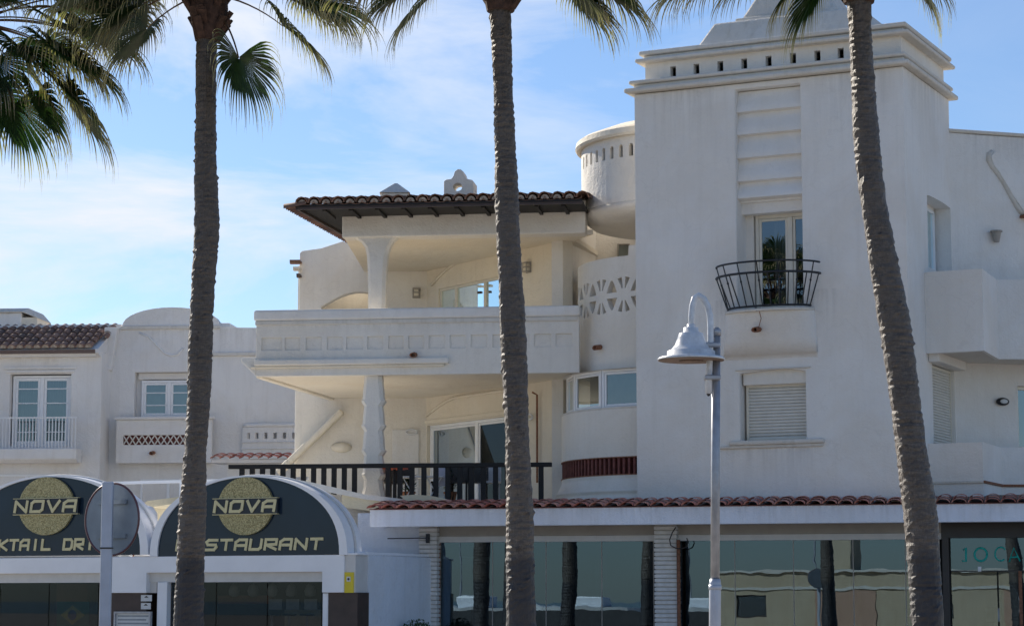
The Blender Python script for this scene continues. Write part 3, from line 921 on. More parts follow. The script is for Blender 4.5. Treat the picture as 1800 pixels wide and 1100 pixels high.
cp = MB().lathe((CX.x, CX.y, 0), [(R_drum - .1, zdt2 - .002), (R_drum + .10, zdt2), (R_drum + .13, zdt2 + .05), (R_drum + .11, zdt2 + .16), (R_drum + .02, zdt2 + .22), (R_drum - .5, zdt2 + .42), (.05, zdt2 + .75)], 48, math.pi - R(88), math.pi + R(88))
cp.build('turret_cap', M['cream'], bld, smooth=False)

# ------------------------------------------------------------------ left wing with long balcony
B = Fr(1018, 46.25, 7)
BZ = lambda py, v=0, px=740: B.hit(px, py, v)[1]
bu0, _ = B.hit(450, 600); bu1 = 0.02
zt0, zt1 = BZ(560), BZ(541)
zbot = BZ(658)
sq = []
zq0, zq1 = BZ(612), BZ(590)
for a_, b_ in [(460, 495), (501, 527), (538, 565), (575, 602), (609, 638), (646, 673), (683, 709), (718, 745), (754, 782), (791, 818), (828, 856), (866, 893), (902, 930), (939, 968), (977, 1006)]:
    sq.append(rect(B.hit(a_, 600)[0], B.hit(b_, 600)[0], zq0, zq1))
panel('balcony_front', rect(bu0, bu1, zbot, zt0), sq, B.face(0), .035, M['warm'], bld, bevel=.012)
MB().box(B, bu0 + .001, bu1, -.0352, -.17, zbot + .001, zt0).build('balcony_parapet', M['warm'], bld)
MB().box(B, bu0 - .05, bu1 + .02, .06, -.22, zt0 + .0, zt1).build('parapet_coping', M['white'], bld, bevel=.05, seg=3)
MB().box(B, bu0 - .02, bu1 - .02, .035, -.02, BZ(568), zt0 - .001).build('coping_moulding', M['trim'], bld, bevel=.02)
# flowing ledge
le = B.hit(790, 632)[0]; l0 = B.hit(452, 640)[0]
zl0, zl1 = BZ(640), BZ(629)
MB().box(B, l0 - .05, le, .12, -.02, zl0, zl1).build('balcony_ledge', M['warm'], bld, bevel=.035, seg=3)
MB().box(B, l0 - .12, le - .1, .07, -.02, zl0 - .05, zl0 - .002).build('ledge_moulding', M['cream'], bld, bevel=.015)
MB().prism([B.w(bu0, .02, zbot + .02), B.w(bu0 - .32, .0, zl1 - .02), B.w(bu0 - .30, 0, zl1 + .06), B.w(bu0 + .02, .02, zl1 + .05)], B.N * -.3).build('ledge_return', M['warm'], bld, bevel=.02)
spout(B.w(B.hit(728, 623)[0], .0, BZ(623)), B.N, bld)
# slab (soffit) under the balcony: trapezoid receding to the back wall
PB = Fr(0, 0, 2, at(748, HOR, 52.3))                  # frontal back wall
OBa, OBb = at(748, HOR, 52.3), at(991, HOR, 47.75)
OBa.z = OBb.z = 0
C1 = at(1050, HOR, 49.9); C1.z = 0
d_ = OBb - OBa
OBF = Fr(0, 0, -math.degrees(math.atan2(d_.y, d_.x)), OBa)
obl = d_.length
backL = at(606, HOR, 53.9); backL.z = 0
slab = [B.w(bu0, -.05, 0), B.w(bu1, -.05, 0), OBb + Vector((.0, .1, 0)), C1 + Vector((.2, .1, 0)), OBa + Vector((.4, .6, 0)), backL + Vector((0, .3, 0))]
MB().prism([p + Vector((0, 0, zbot + .015)) for p in slab], (0, 0, .22)).build('balcony_slab', M['cream'], bld)
# thicker rounded edge along the left side of the soffit
MB().bar(B.w(bu0 + .06, -.1, zbot + .02), backL + Vector((.06, 0, zbot + .02)), .16, .10).build('soffit_edge', M['cream'], bld, bevel=.03)
MB().hexa([B.w(bu0, -.17, zbot), B.w(bu0 + .15, -.17, zbot), backL + Vector((.15, 0, zbot)), backL + Vector((0, 0, zbot)),
           B.w(bu0, -.17, zt1), B.w(bu0 + .15, -.17, zt1), backL + Vector((.15, 0, zt1)), backL + Vector((0, 0, zt1))]).build('balcony_side', M['warm'], bld)
# back walls
lo = PB.hit(518, 760)[0]
tl, tlz = PB.hit(527, 441); tr_, trz = PB.hit(602, 424)
zroof = B.hit(640, 400, -.4)[1]
ar0, arz = PB.hit(565, 535); ar1 = PB.hit(648, 520)[0]; artop = PB.hit(610, 513)[1]; arb = PB.hit(600, 560)[1]
hl = [(ar0, arb), (ar1, arb)] + [(ar1 + (ar0 - ar1) * k / 8, arb + (artop - arb) * (.45 + .55 * math.sin(math.pi * (k / 8 * .62 + .38)))) for k in range(9)]
panel('rear_wall', [(lo, 3), (.02, 3), (.02, zroof + .3), (tr_ + .7, zroof + .3), (tr_, trz), ((tl + tr_) / 2, (tlz + trz) / 2 - .05), (tl + .05, tlz), (tl, tlz - .05), (tl, PB.hit(527, 660)[1]), (lo, PB.hit(518, 690)[1])],
      [hl], PB.face(0), .3, M['warm'], bld, bevel=.02)
MB().box(PB, ar0 - .3, ar1 + .5, -.9, -1.0, arb - .5, artop + .5).build('arch_room', M['cream'], bld)
MB().box(PB, lo, lo + .3, -.3, -6, 3, tlz - .3).build('rear_side_wall', M['warm'], bld)
# diagonal stair stringer on the rear wall
a_ = PB.hit(508, 812, .2); b_ = PB.hit(602, 722, .2)
PA, PB2 = PB.w(a_[0], .18, a_[1]), PB.w(b_[0], .18, b_[1])
MB().bar(PA, PB2, .3, .15).build('stair_stringer', M['cream'], bld, bevel=.06, seg=3)
MB().bar(PA - Vector((.25, 0, .25)), PA + (PB2 - PA) * .02, .3, .17).build('stringer_foot', M['cream'], bld, bevel=.06)
# oblique wall with sliding doors on both floors
OF = OBF.face(0)
def oh(px, py): return OBF.hit(px, py)
x2a, z2t = oh(771, 508); x2b = min(oh(906, 480)[0], obl - .6)
z2b = BZ(600)
x1a, z1t = oh(748, 748); x1b = min(oh(914, 700)[0], obl - .5)
z1b = B.hit(740, 880)[1]
x1a = max(x1a, .03); x2a = max(x2a, .15)
panel('terrace_wall', rect(0, obl, 3, zroof + .3), [rect(x2a, x2b, z2b, z2t), rect(x1a, x1b, z1b, z1t)], OF, .25, M['cream'], bld, bevel=.0)
window('sliding_door', OF, x2a, x2b, z2b, z2t, .03, bld, M['cream_frame'], M['glass_blue'], fw=.06, mull=(x2a + (x2b - x2a) * .22, x2a + (x2b - x2a) * .60,), label='upper terrace sliding door reflecting blue sky', back=True)
window('sliding_door', OF, x1a, x1b, z1b, z1t, .08, bld, M['upvc'], M['glass_tinted'], fw=.07, mull=(x1a + (x1b - x1a) * .52,), sash=.05, label='lower terrace sliding door with grey curtain', curtain=[(x1a + .5, x1a + (x1b - x1a) * .48)])
MB().box(OBF, x1a - .1, x1b + .1, .03, 0, z1t + .03, z1t + .12).build('door_head', M['cream'], bld, bevel=.012)
# eyebrow arch reliefs over the doors
def eyebrow(x0, x1, zb, h, name='eyebrow_relief'):
    n = 14
    pts_ = [OBF.w(x0 + (x1 - x0) * k / n, .02, zb + h * min(1, math.sin(math.pi * .5 * min(1, k / 5)) )) for k in range(n + 1)]
    MB().tube(pts_, .035, 6).build(name, M['cream'], bld, smooth=True)
eyebrow(x1a - .02, x1b + .2, z1t + .22, .34)
eyebrow(max(x2a - .3, .03), x2b + .2, z2t + .12, .40)
# wall between oblique wall and turret
def wall_seg(A, Bq, th, z0, z1, name, mat):
    d = (Bq - A).normalized(); n = Vector((-d.y, d.x, 0)) * th
    q = [A, Bq, Bq + n, A + n]
    return MB().hexa([p + Vector((0, 0, z0)) for p in q] + [p + Vector((0, 0, z1)) for p in q]).build(name, mat, bld)
wall_seg(OBb, C1, .25, 3, at(1040, 366, 49).z, 'terrace_wall', M['warm'])
wall_seg(C1, C1 + Vector((5, -.1, 0)), .25, 3, at(1100, 345, 49.6).z, 'terrace_wall', M['warm'])
WF = Fr(0, 0, 1.1, C1)
h_ = WF.hit(1097, 438, .02)
window('window', WF.face(.05), h_[0] - .15, h_[0] + .12, h_[1] - .3, h_[1] + .12, 0, bld, M['beam_grey'], M['glass_win'], fw=.03, back=False, label='tiny dark window beside the turret')
# downpipe, wall lights
pp = WF.hit(948, 680, 1.2)
P = OBF.w(oh(948, 700)[0], .06, 0)
MB().tube([Vector((P.x, P.y, BZ(840))), Vector((P.x, P.y, BZ(680))), Vector((P.x - .1, P.y - .1, BZ(676)))], .022, 6).build('downpipe', M['rust'], bld)
def sconce(P, N, parent):
    S = N.cross(Vector((0, 0, 1))).normalized()
    mb = MB()
    def bx(a, b, c, d, e, f):
        q = lambda x, y, z: P + S * x + N * y + Vector((0, 0, z))
        mb.hexa([q(a, c, e), q(b, c, e), q(b, d, e), q(a, d, e), q(a, c, f), q(b, c, f), q(b, d, f), q(a, d, f)])
    bx(-.09, .09, 0, .02, -.12, .12); bx(-.08, .08, .02, .13, -.11, -.085); bx(-.08, .08, .02, .13, .085, .11); bx(-.08, .08, .02, .13, -.012, .012)
    for sx in (-.075, .06): bx(sx, sx + .015, .115, .13, -.085, .085)
    o = mb.build('wall_light', M['beam_grey'], parent)
    mb = MB()
    q = lambda x, y, z: P + S * x + N * y + Vector((0, 0, z))
    mb.hexa([q(-.05, .02, -.08), q(.05, .02, -.08), q(.05, .1, -.08), q(-.05, .1, -.08), q(-.05, .02, .08), q(.05, .02, .08), q(.05, .1, .08), q(-.05, .1, .08)])
    mb.build('lens', M['cream'], o)
h_ = PB.hit(732, 515); sconce(PB.w(h_[0], .0, h_[1]), PB.N, bld)
h_ = oh(930, 470); sconce(OBF.w(h_[0], .0, h_[1]), OBF.N, bld)
for px, py in ((724, 759), (934, 733)):
    fr_ = PB if px < 748 else OBF
    h_ = fr_.hit(px, py)
    pts_ = [fr_.w(h_[0] + .09 * math.cos(a) * 1.5, .06, h_[1] + .06 * math.sin(a)) for a in [R(30 * k) for k in range(13)]]
    MB().tube(pts_, .018, 6).build('wall_lantern', M['white_metal'], bld, smooth=True)
h_ = PB.hit(600, 786)
e = MB().lathe((0, 0, 0), [(.24, 0), (.235, .05), (.17, .12), (.06, .15)], 20)
mm_ = Matrix.Translation(PB.w(h_[0], .0, h_[1])) @ Matrix.Rotation(PB.yaw(), 4, 'Z') @ Matrix.Rotation(R(90), 4, 'X') @ Matrix.Diagonal((1, .5, 1, 1))
e.v = [mm_ @ v for v in e.v]; e.build('plaster_uplight', M['cream'], bld, smooth=True)
h0_, h1_ = PB.hit(690, 755), PB.hit(740, 850)
MB().box(PB, h0_[0], h1_[0] - .05, .04, 0, 3, h0_[1]).build('terrace_door', M['town'], bld, bevel=.01)
# upper beam + flared column
bv = -.45
zbm0, zbm1 = B.hit(800, 414, bv)[1], B.hit(800, 383, bv)[1]
bm0 = B.hit(601, 400, bv)[0]; bm1 = B.hit(1029, 400, bv)[0]
MB().box(B, bm0, bm1, bv, bv - .45, zbm0, zbm1 + .35).build('roof_beam', M['warm'], bld, bevel=.03)
e0 = at(640, 440, 52.2)
MB().hexa([B.w(bm0, bv - .4, zbm0 + .01), B.w(bm0 + .4, bv - .4, zbm0 + .01), e0.xy.to_3d() + Vector((.4, 0, zbm0 + .01)), e0.xy.to_3d() + Vector((0, 0, zbm0 + .01)),
           B.w(bm0, bv - .4, zbm1 + .3), B.w(bm0 + .4, bv - .4, zbm1 + .3), e0.xy.to_3d() + Vector((.4, 0, zbm1 + .3)), e0.xy.to_3d() + Vector((0, 0, zbm1 + .3))]).build('roof_beam', M['cream'], bld)
# ceiling of upper terrace
cl_ = [B.w(bm0 + .05, bv - .3, 0), B.w(.25, bv - .3, 0), OBb + Vector((.25, 0, 0)), C1 + Vector((.1, .2, 0)), OBa + Vector((.5, .6, 0)), e0.xy.to_3d() + Vector((0, .8, 0))]
MB().prism([p + Vector((0, 0, zbm0 + .012)) for p in cl_], (0, 0, .1)).build('terrace_ceiling', M['cream'], bld)
def column(fr, v, prof, parent, name, dep=.36, mat=None):
    """prof: (left px, right px, py)"""
    pts_ = []
    for l_, r_, py in prof:
        ul, z = fr.hit(l_, py, v); ur, _ = fr.hit(r_, py, v)
        pts_.append((ul, ur, z))
    mb = MB(); b = 0
    for ul, ur, z in pts_:
        m_ = (ul + ur) / 2; w_ = (ur - ul) / 2
        cc = min(.07, w_ * .4)
        for (x, y) in ((ul + cc, 0), (ur - cc, 0), (ur, -cc), (ur, -dep + cc), (ur - cc, -dep), (ul + cc, -dep), (ul, -dep + cc), (ul, -cc)):
            mb.v.append(fr.w(x, v + y, z))
    n = len(pts_)
    for i in range(n - 1):
        for k in range(8):
            j = (k + 1) % 8
            mb.f.append([i * 8 + k, i * 8 + j, (i + 1) * 8 + j, (i + 1) * 8 + k])
    mb.f.append(list(range(8))[::-1]); mb.f.append([(n - 1) * 8 + k for k in range(8)])
    return mb.build(name, mat or M['warm'], parent)
cprof = [(646, 676, 560), (646, 677, 500), (645, 678, 470), (644, 680, 450), (641, 684, 435), (634, 690, 425), (622, 698, 418), (608, 706, 414)]
column(B, bv - .06, cprof, bld, 'column', .34)
# lower wavy column (stack of flaring blocks)
wp = []
ys = [868, 820, 818, 775, 773, 737, 735, 703, 701, 672]
nar = 21
for i in range(5):
    yb, yt = [(874, 832), (831, 790), (789, 746), (745, 703), (702, 660)][i]
    wp += [(636 + (0 if i else -3), 673 + (0 if i else 3), yb), (637.5, 672, yb - (yb - yt) * .4), (639, 670, yb - (yb - yt) * .75), (634.5, 675, yt + 3), (634, 675.5, yt + .5)]
wp[-1] = (640, 670, 659); wp[-2] = (639, 671, 668)
column(B, -.12, wp, bld, 'column', .34)
# dark timber eaves and tile roof
ev = .85
ue0, ze = B.hit(519, 364, ev); ue1 = B.hit(1021, 355, ev)[0]
cornerP = B.w(ue0, ev, ze)
leftEnd = at(634, 440, 51.0)
pitch = R(8.6)
rb = B.w(ue1 + 2.0, ev, ze)
ln = 4.0
def up(p, d, k=1): return p + (-B.N) * d * math.cos(pitch) + Vector((0, 0, d * math.sin(pitch)))
# soffit boards (flat) under the eaves
sof = [cornerP, B.w(ue1 + .02, ev, ze), B.w(ue1 + .02, bv - .5, ze), B.w(bm0 + .3, bv - .5, ze), leftEnd + Vector((.5, .1, ze - leftEnd.z)), leftEnd + Vector((0, 0, ze - leftEnd.z))]
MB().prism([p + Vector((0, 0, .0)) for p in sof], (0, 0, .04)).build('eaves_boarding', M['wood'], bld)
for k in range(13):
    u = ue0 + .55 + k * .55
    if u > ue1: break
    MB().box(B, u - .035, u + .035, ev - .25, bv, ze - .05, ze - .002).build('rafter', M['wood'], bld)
MB().box(B, ue0 + .05, ue1 + .02, ev - .02, ev - .07, ze - .05, ze + .05).build('fascia_board', M['brown'], bld)
gut = MB().bar(cornerP + Vector((.03, .05, -.0)), leftEnd + Vector((.03, 0, ze - leftEnd.z)), .05, .10); gut.build('fascia_board', M['brown'], bld)
# roof deck and hip
apexL = up(B.w(ue0 + 1.7, ev, ze), ln)
apexR = up(B.w(ue1 - .1, ev, ze), ln)
MB().add([cornerP + Vector((0, 0, .05)), B.w(ue1 + .02, ev, ze + .05), up(B.w(ue1 + .02, ev, ze), ln) + Vector((0, 0, .05)), apexL + Vector((0, 0, .05)), leftEnd + Vector((0, 0, ze - leftEnd.z + .05))],
         [(0, 1, 2, 3), (0, 3, 4)]).build('roof_deck', M['brown'], bld)
ncol = 24; du = (ue1 - ue0 - .12) / (ncol - 1)
rf = MB().bar(apexL + Vector((0, 0, .1)), apexR + Vector((0, 0, .1)), .22, .12).build('tile_roof', M['tile_old'], bld)
rf['label'] = 'low roof of dark weathered barrel tiles'
tile_roof(B, ue0 + .14, ncol, du, ev + .04, ze + .055, pitch, 8, .40, T_OLD, M['tile_old'], rf, jit=.012,
          skip=lambda u, j: (u - ue0) < (j - .5) * .16)
# second layer (pans) gives the double-lumped verge: short upturned tiles between
for i in range(ncol - 1):
    u = ue0 + .14 + (i + .5) * du
    place('tile', T_OLD, M['tile_old'], rf, frame_matrix(B, u, ev + .02, ze + .105, pitch) @ Matrix.Rotation(math.pi, 4, 'Y') @ Matrix.Diagonal((1, 1, .55, 1)))
    place('mortar_plug', PLUG, M['plaster'], rf, frame_matrix(B, ue0 + .14 + i * du, ev - .0, ze + .066, pitch) @ Matrix.Diagonal((.86, 1, .86, 1)))
# left eave: tile ends in a row
dL = (leftEnd + Vector((0, 0, ze - leftEnd.z))) - cornerP
nl = 17
az = math.atan2(dL.y, dL.x)
for k in range(nl):
    p = cornerP + dL * ((k + .3) / nl) + Vector((-.24, 0, -.03))
    Mx = Matrix.Translation(p) @ Matrix.Rotation(az - math.pi / 2 - math.pi / 2, 4, 'Z') @ Matrix.Rotation(pitch, 4, 'X')
    place('tile', T_OLD, M['tile_old'], rf, Mx @ Matrix.Diagonal((.68, 1, .85, 1)))
# stub of a small tiled eave at the far left
h0_ = PB.hit(506, 466, .3)
for j in range(3):
    for i in range(2):
        z = PB.hit(512, 462 + j * 12, .2)[1]
        MB().box(PB, lo - .12 + j * .08 - i * .03, lo + .12, .35 - i * .25, .2 - i * .25, z, z + .05).build('tile_course', M['tile_old'] if j != 1 else M['cream'], bld)
# chimneys
def zat(px, py, Y): return at(px, py, Y)
cy = 49.0
c0, c1 = at(668, 346, cy), at(722, 346, cy)
pk = at(696, 322, cy)
ch = MB(); x0, x1, y0, y1 = c0.x, c1.x, cy - .33, cy + .33
ch.hexa([Vector((x0 + .04, y0 + .04, c0.z - .8)), Vector((x1 - .04, y0 + .04, c0.z - .8)), Vector((x1 - .04, y1, c0.z - .8)), Vector((x0 + .04, y1, c0.z - .8)),
         Vector((x0 + .04, y0 + .04, c0.z + .04)), Vector((x1 - .04, y0 + .04, c0.z + .04)), Vector((x1 - .04, y1, c0.z + .04)), Vector((x0 + .04, y1, c0.z + .04))])
o = ch.build('chimney', M['cream'], bld, bevel=.02); o['label'] = 'squat chimney with pyramid cap'
cp = MB(); zt_ = pk.z
cp.add([(x0, y0, c0.z + .04), (x1, y0, c0.z + .04), (x1, y1 + .04, c0.z + .04), (x0, y1 + .04, c0.z + .04), (pk.x - .03, cy, zt_), (pk.x + .03, cy, zt_)],
       [(3, 2, 1, 0), (0, 1, 5, 4), (1, 2, 5), (2, 3, 4, 5), (3, 0, 4)])
cp.build('chimney_cap', M['trim'], o, bevel=.01)
# bell chimney with hole
hx = [(783, 350), (783, 322), (787, 319), (796, 318), (800, 312), (802, 305), (807, 301), (812, 301), (817, 305), (820, 313), (824, 318), (833, 320), (836, 324), (836, 350)]
CF = Fr(0, 0, 7, at(809, HOR, 49))
ol = [CF.hit(x, y) for x, y in hx]
hc = CF.hit(807, 331)
hole = [(hc[0] + .10 * math.cos(R(30 * k)), hc[1] + .085 * math.sin(R(30 * k)) - .02) for k in range(12)]
ol[0] = (ol[0][0], ol[0][1] - .6); ol[-1] = (ol[-1][0], ol[-1][1] - .6)
o = panel('chimney', ol, [hole], CF.face(.25), .5, M['warm'], bld, bevel=.025); o['label'] = 'bell-shaped chimney with a round hole'
# ------------------------------------------------------------------ lower terrace: floor, railing
zfl = B.hit(700, 882)[1]
tf = [B.w(B.hit(402, 880)[0], .35, 0), B.w(.1, .35, 0), OBb + Vector((1.0, .8, 0)), OBa + Vector((.4, 1.2, 0)), PB.w(lo - .2, -.2, 0)]
MB().prism([p + Vector((0, 0, zfl - .25)) for p in tf], (0, 0, .25)).build('lower_terrace', M['warm'], bld)
MB().box(B, B.hit(430, 880)[0], 1.0, .2, -.1, 2.9, zfl - .25).build('base_wall', M['cream'], bld)
rw = MB()
r0 = B.hit(402, 820, .2)[0]; r1 = B.hit(970, 816, .2)[0]
zr = B.hit(700, 818, .2)[1]
xa, xb = B.hit(636, 820, .2)[0], B.hit(672, 820, .2)[0]
rr = MB().box(B, r0, r1, .24, .14, zr - .045, zr + .045).build('timber_railing', M['wood'], bld, bevel=.01)
rr['label'] = 'dark timber railing along the lower terrace'
zb0 = zfl - .0
px_ = 425
for px in [x_ for x_ in range(425, 634, 18)] + list(range(682, 905, 21)) + [951]:
    u = B.hit(px, 850, .2)[0]
    hwid = .05
    MB().box(B, u - hwid, u + hwid, .225, .155, zb0, zr - .044).build('baluster', M['wood'], rr)

# things on the lower terrace
def leg_x(u, v, z0, h, w_, parent, mat):
    MB().bar(B.w(u - w_, v, z0), B.w(u + w_, v, z0 + h), .02, .02).build('leg', mat, parent)
    MB().bar(B.w(u + w_, v, z0), B.w(u - w_, v, z0 + h), .02, .02).build('leg', mat, parent)
u = B.hit(745, 850, -.6)[0]
t_ = thing('folding_table', 'white folding table with crossed legs behind the dark timber railing', 'table', B.w(u, -.6, zfl))
MB().box(B, u - .45, u + .45, -.3, -.9, zfl + .52, zfl + .55).build('table_top', M['white_metal'], t_)
for du_ in (-.25, .25): leg_x(u + du_, -.4, zfl, .52, .15, t_, M['white_metal'])
def chair(px, label, mat):
    u = B.hit(px, 850, -.9)[0]
    t_ = thing('terrace_chair', label, 'chair', B.w(u, -.9, zfl), 'chairs on the lower terrace')
    MB().box(B, u - .22, u + .22, -.7, -1.1, zfl + .42, zfl + .46).build('seat', mat, t_)
    MB().box(B, u - .22, u + .22, -1.1, -1.14, zfl + .46, zfl + .85).build('backrest', mat, t_)
    for a, b in ((-.2, -.72), (.17, -.72), (-.2, -1.1), (.17, -1.1)):
        MB().box(B, u + a, u + a + .03, b, b - .03, zfl, zfl + .42).build('leg', mat, t_)
chair(683, 'dark terrace chair beside the wavy column', M['black'])
chair(806, 'dark terrace chair between the folding table and the nearest palm trunk', M['black'])
chair(860, 'grey terrace chair hidden partly by the middle palm trunk', M['galv'])
u = B.hit(778, 850, -.5)[0]
tw = MB().box(B, u - .10, u + .12, -.45, -.5, zfl + .35, zfl + .72).build('towel', M['cloth'], None); mark(tw, label='pale pink towel hung over the end of the folding table', category='towel')
u = B.hit(693, 816, -.35)[0]
P = B.w(u, -.35, zfl)
po = thing('parasol_base', 'round red orange table top just above the railing by the wavy column', 'table', P)
MB().lathe(P, [(.28, .69), (.29, .70), (.28, .73), (.05, .74)], 20).build('table_top', M['orange'], po, smooth=False)
MB().lathe(P, [(.16, 0), (.16, .03), (.03, .05), (.03, .69)], 12).build('stem', M['black'], po)
po.name = 'round_table'

# ================================================================== SHOP with tiled canopy
S = Fr(1657, 41.65, 14)
shop = thing('shop_front', 'long glazed shop front under a white fascia with red clay tiles', 'shop', S.O)
zf0, zf1 = S.hit(1080, 922)[1], S.hit(1080, 891)[1]
s0 = S.hit(650, 915)[0]; s1 = S.hit(1960, 900)[0]
MB().box(S, s0, s1, 0, -.22, zf0, zf1).build('fascia', M['fascia'], shop, bevel=.012)
MB().box(S, s0, s0 + .2, -.22, -2.2, zf0, zf1).build('fascia_return', M['fascia'], shop)
MB().box(S, s0 + .05, s1, -.221, -2.0, zf1 - .15, zf1 - .03).build('canopy_soffit', M['nova_grey'], shop)
GV = -1.0                                          # glass plane
dk_ = MB().prism([S.w(s0, -.1, zf1 + .01), S.w(s0, -1.7, zf1 + .23), S.w(s0, -1.7, zf1 + .1), S.w(s0, -.1, zf1 - .02)], S.U * (s1 - s0)); dk_.build('canopy_deck', M['brown'], shop)
can = MB().box(S, s0, s1, .03, -.02, zf1 - .0, zf1 + .012).build('tile_canopy', M['redbrick'], shop)
nt = int((s1 - s0) / .29); dtu = (s1 - s0 - .2) / (nt - 1)
tile_roof(S, s0 + .1, nt, dtu, .10, zf1 + .0, R(8.5), 3, .36, T_RED, M['tile_red'], can, jit=.008)
# header above the glass
gz1 = S.hit(1080, 951, GV)[1]
e1_ = S.hit(1655, 930, GV)[0]
hx0 = S.hit(770, 940, GV)[0]
MB().box(S, hx0, e1_, GV + .08, GV - .12, S.hit(1080, 940, GV)[1], zf1 - .16).build('header_beam', M['beam_grey'], shop)
MB().box(S, hx0, e1_, GV + .05, GV - .05, gz1, S.hit(1080, 940, GV)[1] - .001).build('glazing_track', M['nova_grey'], shop, bevel=.01)
# brick piers (each course a brick)
def pier(px0, px1, label):
    u0_, u1_ = S.hit(px0, 1000, GV + .25)[0], S.hit(px1, 1000, GV + .25)[0]
    o = MB().box(S, u0_ + .02, u1_ - .02, GV + .23, GV - .2, .13, zf1 - .16).build('pier', M['mortar'], shop)
    o['label'] = label
    h = .083; n = int((zf0 - .13) / h) + 1
    me = None
    for i in range(n):
        z0_ = .13 + i * h
        if z0_ + h > zf1 - .16: break
        if me is None:
            b = MB().box(S, u0_, u1_, GV + .26, GV - .15, z0_ + .008, z0_ + h - .008).build('brick', M['brick'], o, bevel=.008, seg=1)
            me = b.data
            base = b
        else:
            b = link_mesh('brick', me, M['brick'], o)
            b.location = (0, 0, i * h)
            b.location.x += random.uniform(-.004, .004)
            md = b.modifiers.new('bevel', 'BEVEL'); md.width = .008; md.segments = 1
pier(736, 768, 'white painted brick pier at the left end of the shop glazing')
pier(1150, 1190, 'white painted brick pier in the middle of the shop glazing')
# glass panes
edges = [775, 866, 960, 1058, 1149]
edges2 = [1196, 1292, 1395, 1500, 1592, 1652]
def panes(ed):
    for i in range(len(ed) - 1):
        u0_, u1_ = S.hit(ed[i], 1000, GV)[0], S.hit(ed[i + 1], 1000, GV)[0]
        MB().box(S, u0_ + .008, u1_ - .008, GV + .006, GV - .006, .2, gz1).build('glass_pane', M['glass_shop'], shop)
        MB().box(S, u1_ - .008, u1_ + .008, GV + .012, GV - .012, .2, gz1).build('pane_edge', M['beam_grey'], shop)
panes(edges); panes(edges2)
MB().box(S, hx0, s1, GV + .1, GV - .1, .13, .2).build('floor_track', M['beam_grey'], shop)
MB().tube([S.w(S.hit(772, 1000, GV)[0], GV + .02, .13), S.w(S.hit(772, 1000, GV)[0], GV + .02, gz1)], .03, 6).build('mullion', M['rust'], shop)
# interior shell
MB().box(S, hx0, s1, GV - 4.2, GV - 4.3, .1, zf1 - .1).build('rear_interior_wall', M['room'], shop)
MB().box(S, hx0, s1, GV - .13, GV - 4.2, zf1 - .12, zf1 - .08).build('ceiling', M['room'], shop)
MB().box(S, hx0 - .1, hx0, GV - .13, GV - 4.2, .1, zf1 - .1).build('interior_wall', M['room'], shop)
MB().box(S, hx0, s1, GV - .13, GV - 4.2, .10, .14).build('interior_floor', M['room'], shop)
# stepped pale partition seen inside the first bay
q = [(776, 1100), (776, 952), (805, 952), (805, 990), (817, 990), (817, 1020), (812, 1020), (812, 1052), (806, 1052), (806, 1100)]
pl = [S.hit(x, y, GV - .5) for x, y in q]
pl[0] = (pl[0][0], .2); pl[-1] = (pl[-1][0], .2)
MB().prism([S.w(a, GV - .5, b) for a, b in pl], S.N * -.12).build('stepped_partition', M['bluewall'], shop)
# the blue-grey side wall at the left end
bw0, bw1 = S.hit(628, 1000, GV + .1)[0], S.hit(737, 1000, GV + .1)[0]
MB().box(S, bw0, bw1, GV + .1, GV - .2, .1, zf1 - .03).build('end_wall', M['bluewall'], shop)
MB().bar(S.w(S.hit(682, 945, GV + .3)[0], GV + .32, S.hit(682, 946, GV + .3)[1]), S.w(S.hit(756, 945, GV + .3)[0], GV + .32, S.hit(752, 945, GV + .3)[1]), .025, .02).build('bracket_bar', M['iron'], shop)
h_ = S.hit(752, 945, GV + .3)
MB().box(S, h_[0] - .03, h_[0] + .03, GV + .34, GV + .26, h_[1] - .1, h_[1] + .08).build('bracket', M['iron'], shop)
# dark shop at the right end with turquoise lettering
d0 = S.hit(1656, 940, GV)[0]
MB().box(S, d0, s1, GV + .12, GV - .1, S.hit(1700, 945, GV)[1], zf1 - .16).build('dark_header', M['black'], shop)
MB().box(S, d0, s1, GV + .10, GV - .1, S.hit(1700, 929, GV)[1], S.hit(1700, 922, GV)[1] - 0).build('header_strip', M['beam_grey'], shop)
MB().box(S, d0, d0 + .12, GV + .12, GV - .1, .14, S.hit(1700, 945, GV)[1]).build('door_post', M['black'], shop)
uu = S.hit(1672, 1000, GV)[0]
zt1_ = S.hit(1750, 1003, GV)[1]
MB().box(S, uu, s1, GV + .006, GV - .006, zt1_ + .012, S.hit(1700, 945, GV)[1]).build('transom_pane', M['glass_shop'], shop)
for a_, b_ in ((1672, 1753), (1755, 1790), (1796, 1900)):
    MB().box(S, S.hit(a_, 1000, GV)[0], S.hit(b_, 1000, GV)[0] - .01, GV + .006, GV - .006, .2, zt1_ - .012).build('glass_pane', M['glass_shop'], shop)
MB().box(S, uu, s1, GV + .02, GV - .02, zt1_ - .012, zt1_ + .012).build('transom', M['black'], shop)
MB().box(S, S.hit(1790, 1000, GV)[0], S.hit(1796, 1000, GV)[0], GV + .04, GV - .02, .2, zt1_).build('door_edge', M['rust'], shop)
def stroke_text(fr, v, paths, rad, name, mat, parent):
    for p in paths:
        pts_ = [fr.w(*(lambda h: (h[0], v, h[1]))(fr.hit(x, y, v))) for x, y in p]
        MB().tube(pts_, rad, 5).build(name, mat, parent, smooth=True)
def circ(cx, cy, rx, ry, a0=0, a1=360, n=18): return [(cx + rx * math.cos(R(a0 + (a1 - a0) * k / n)), cy + ry * math.sin(R(a0 + (a1 - a0) * k / n))) for k in range(n + 1)]
VL = GV + .014
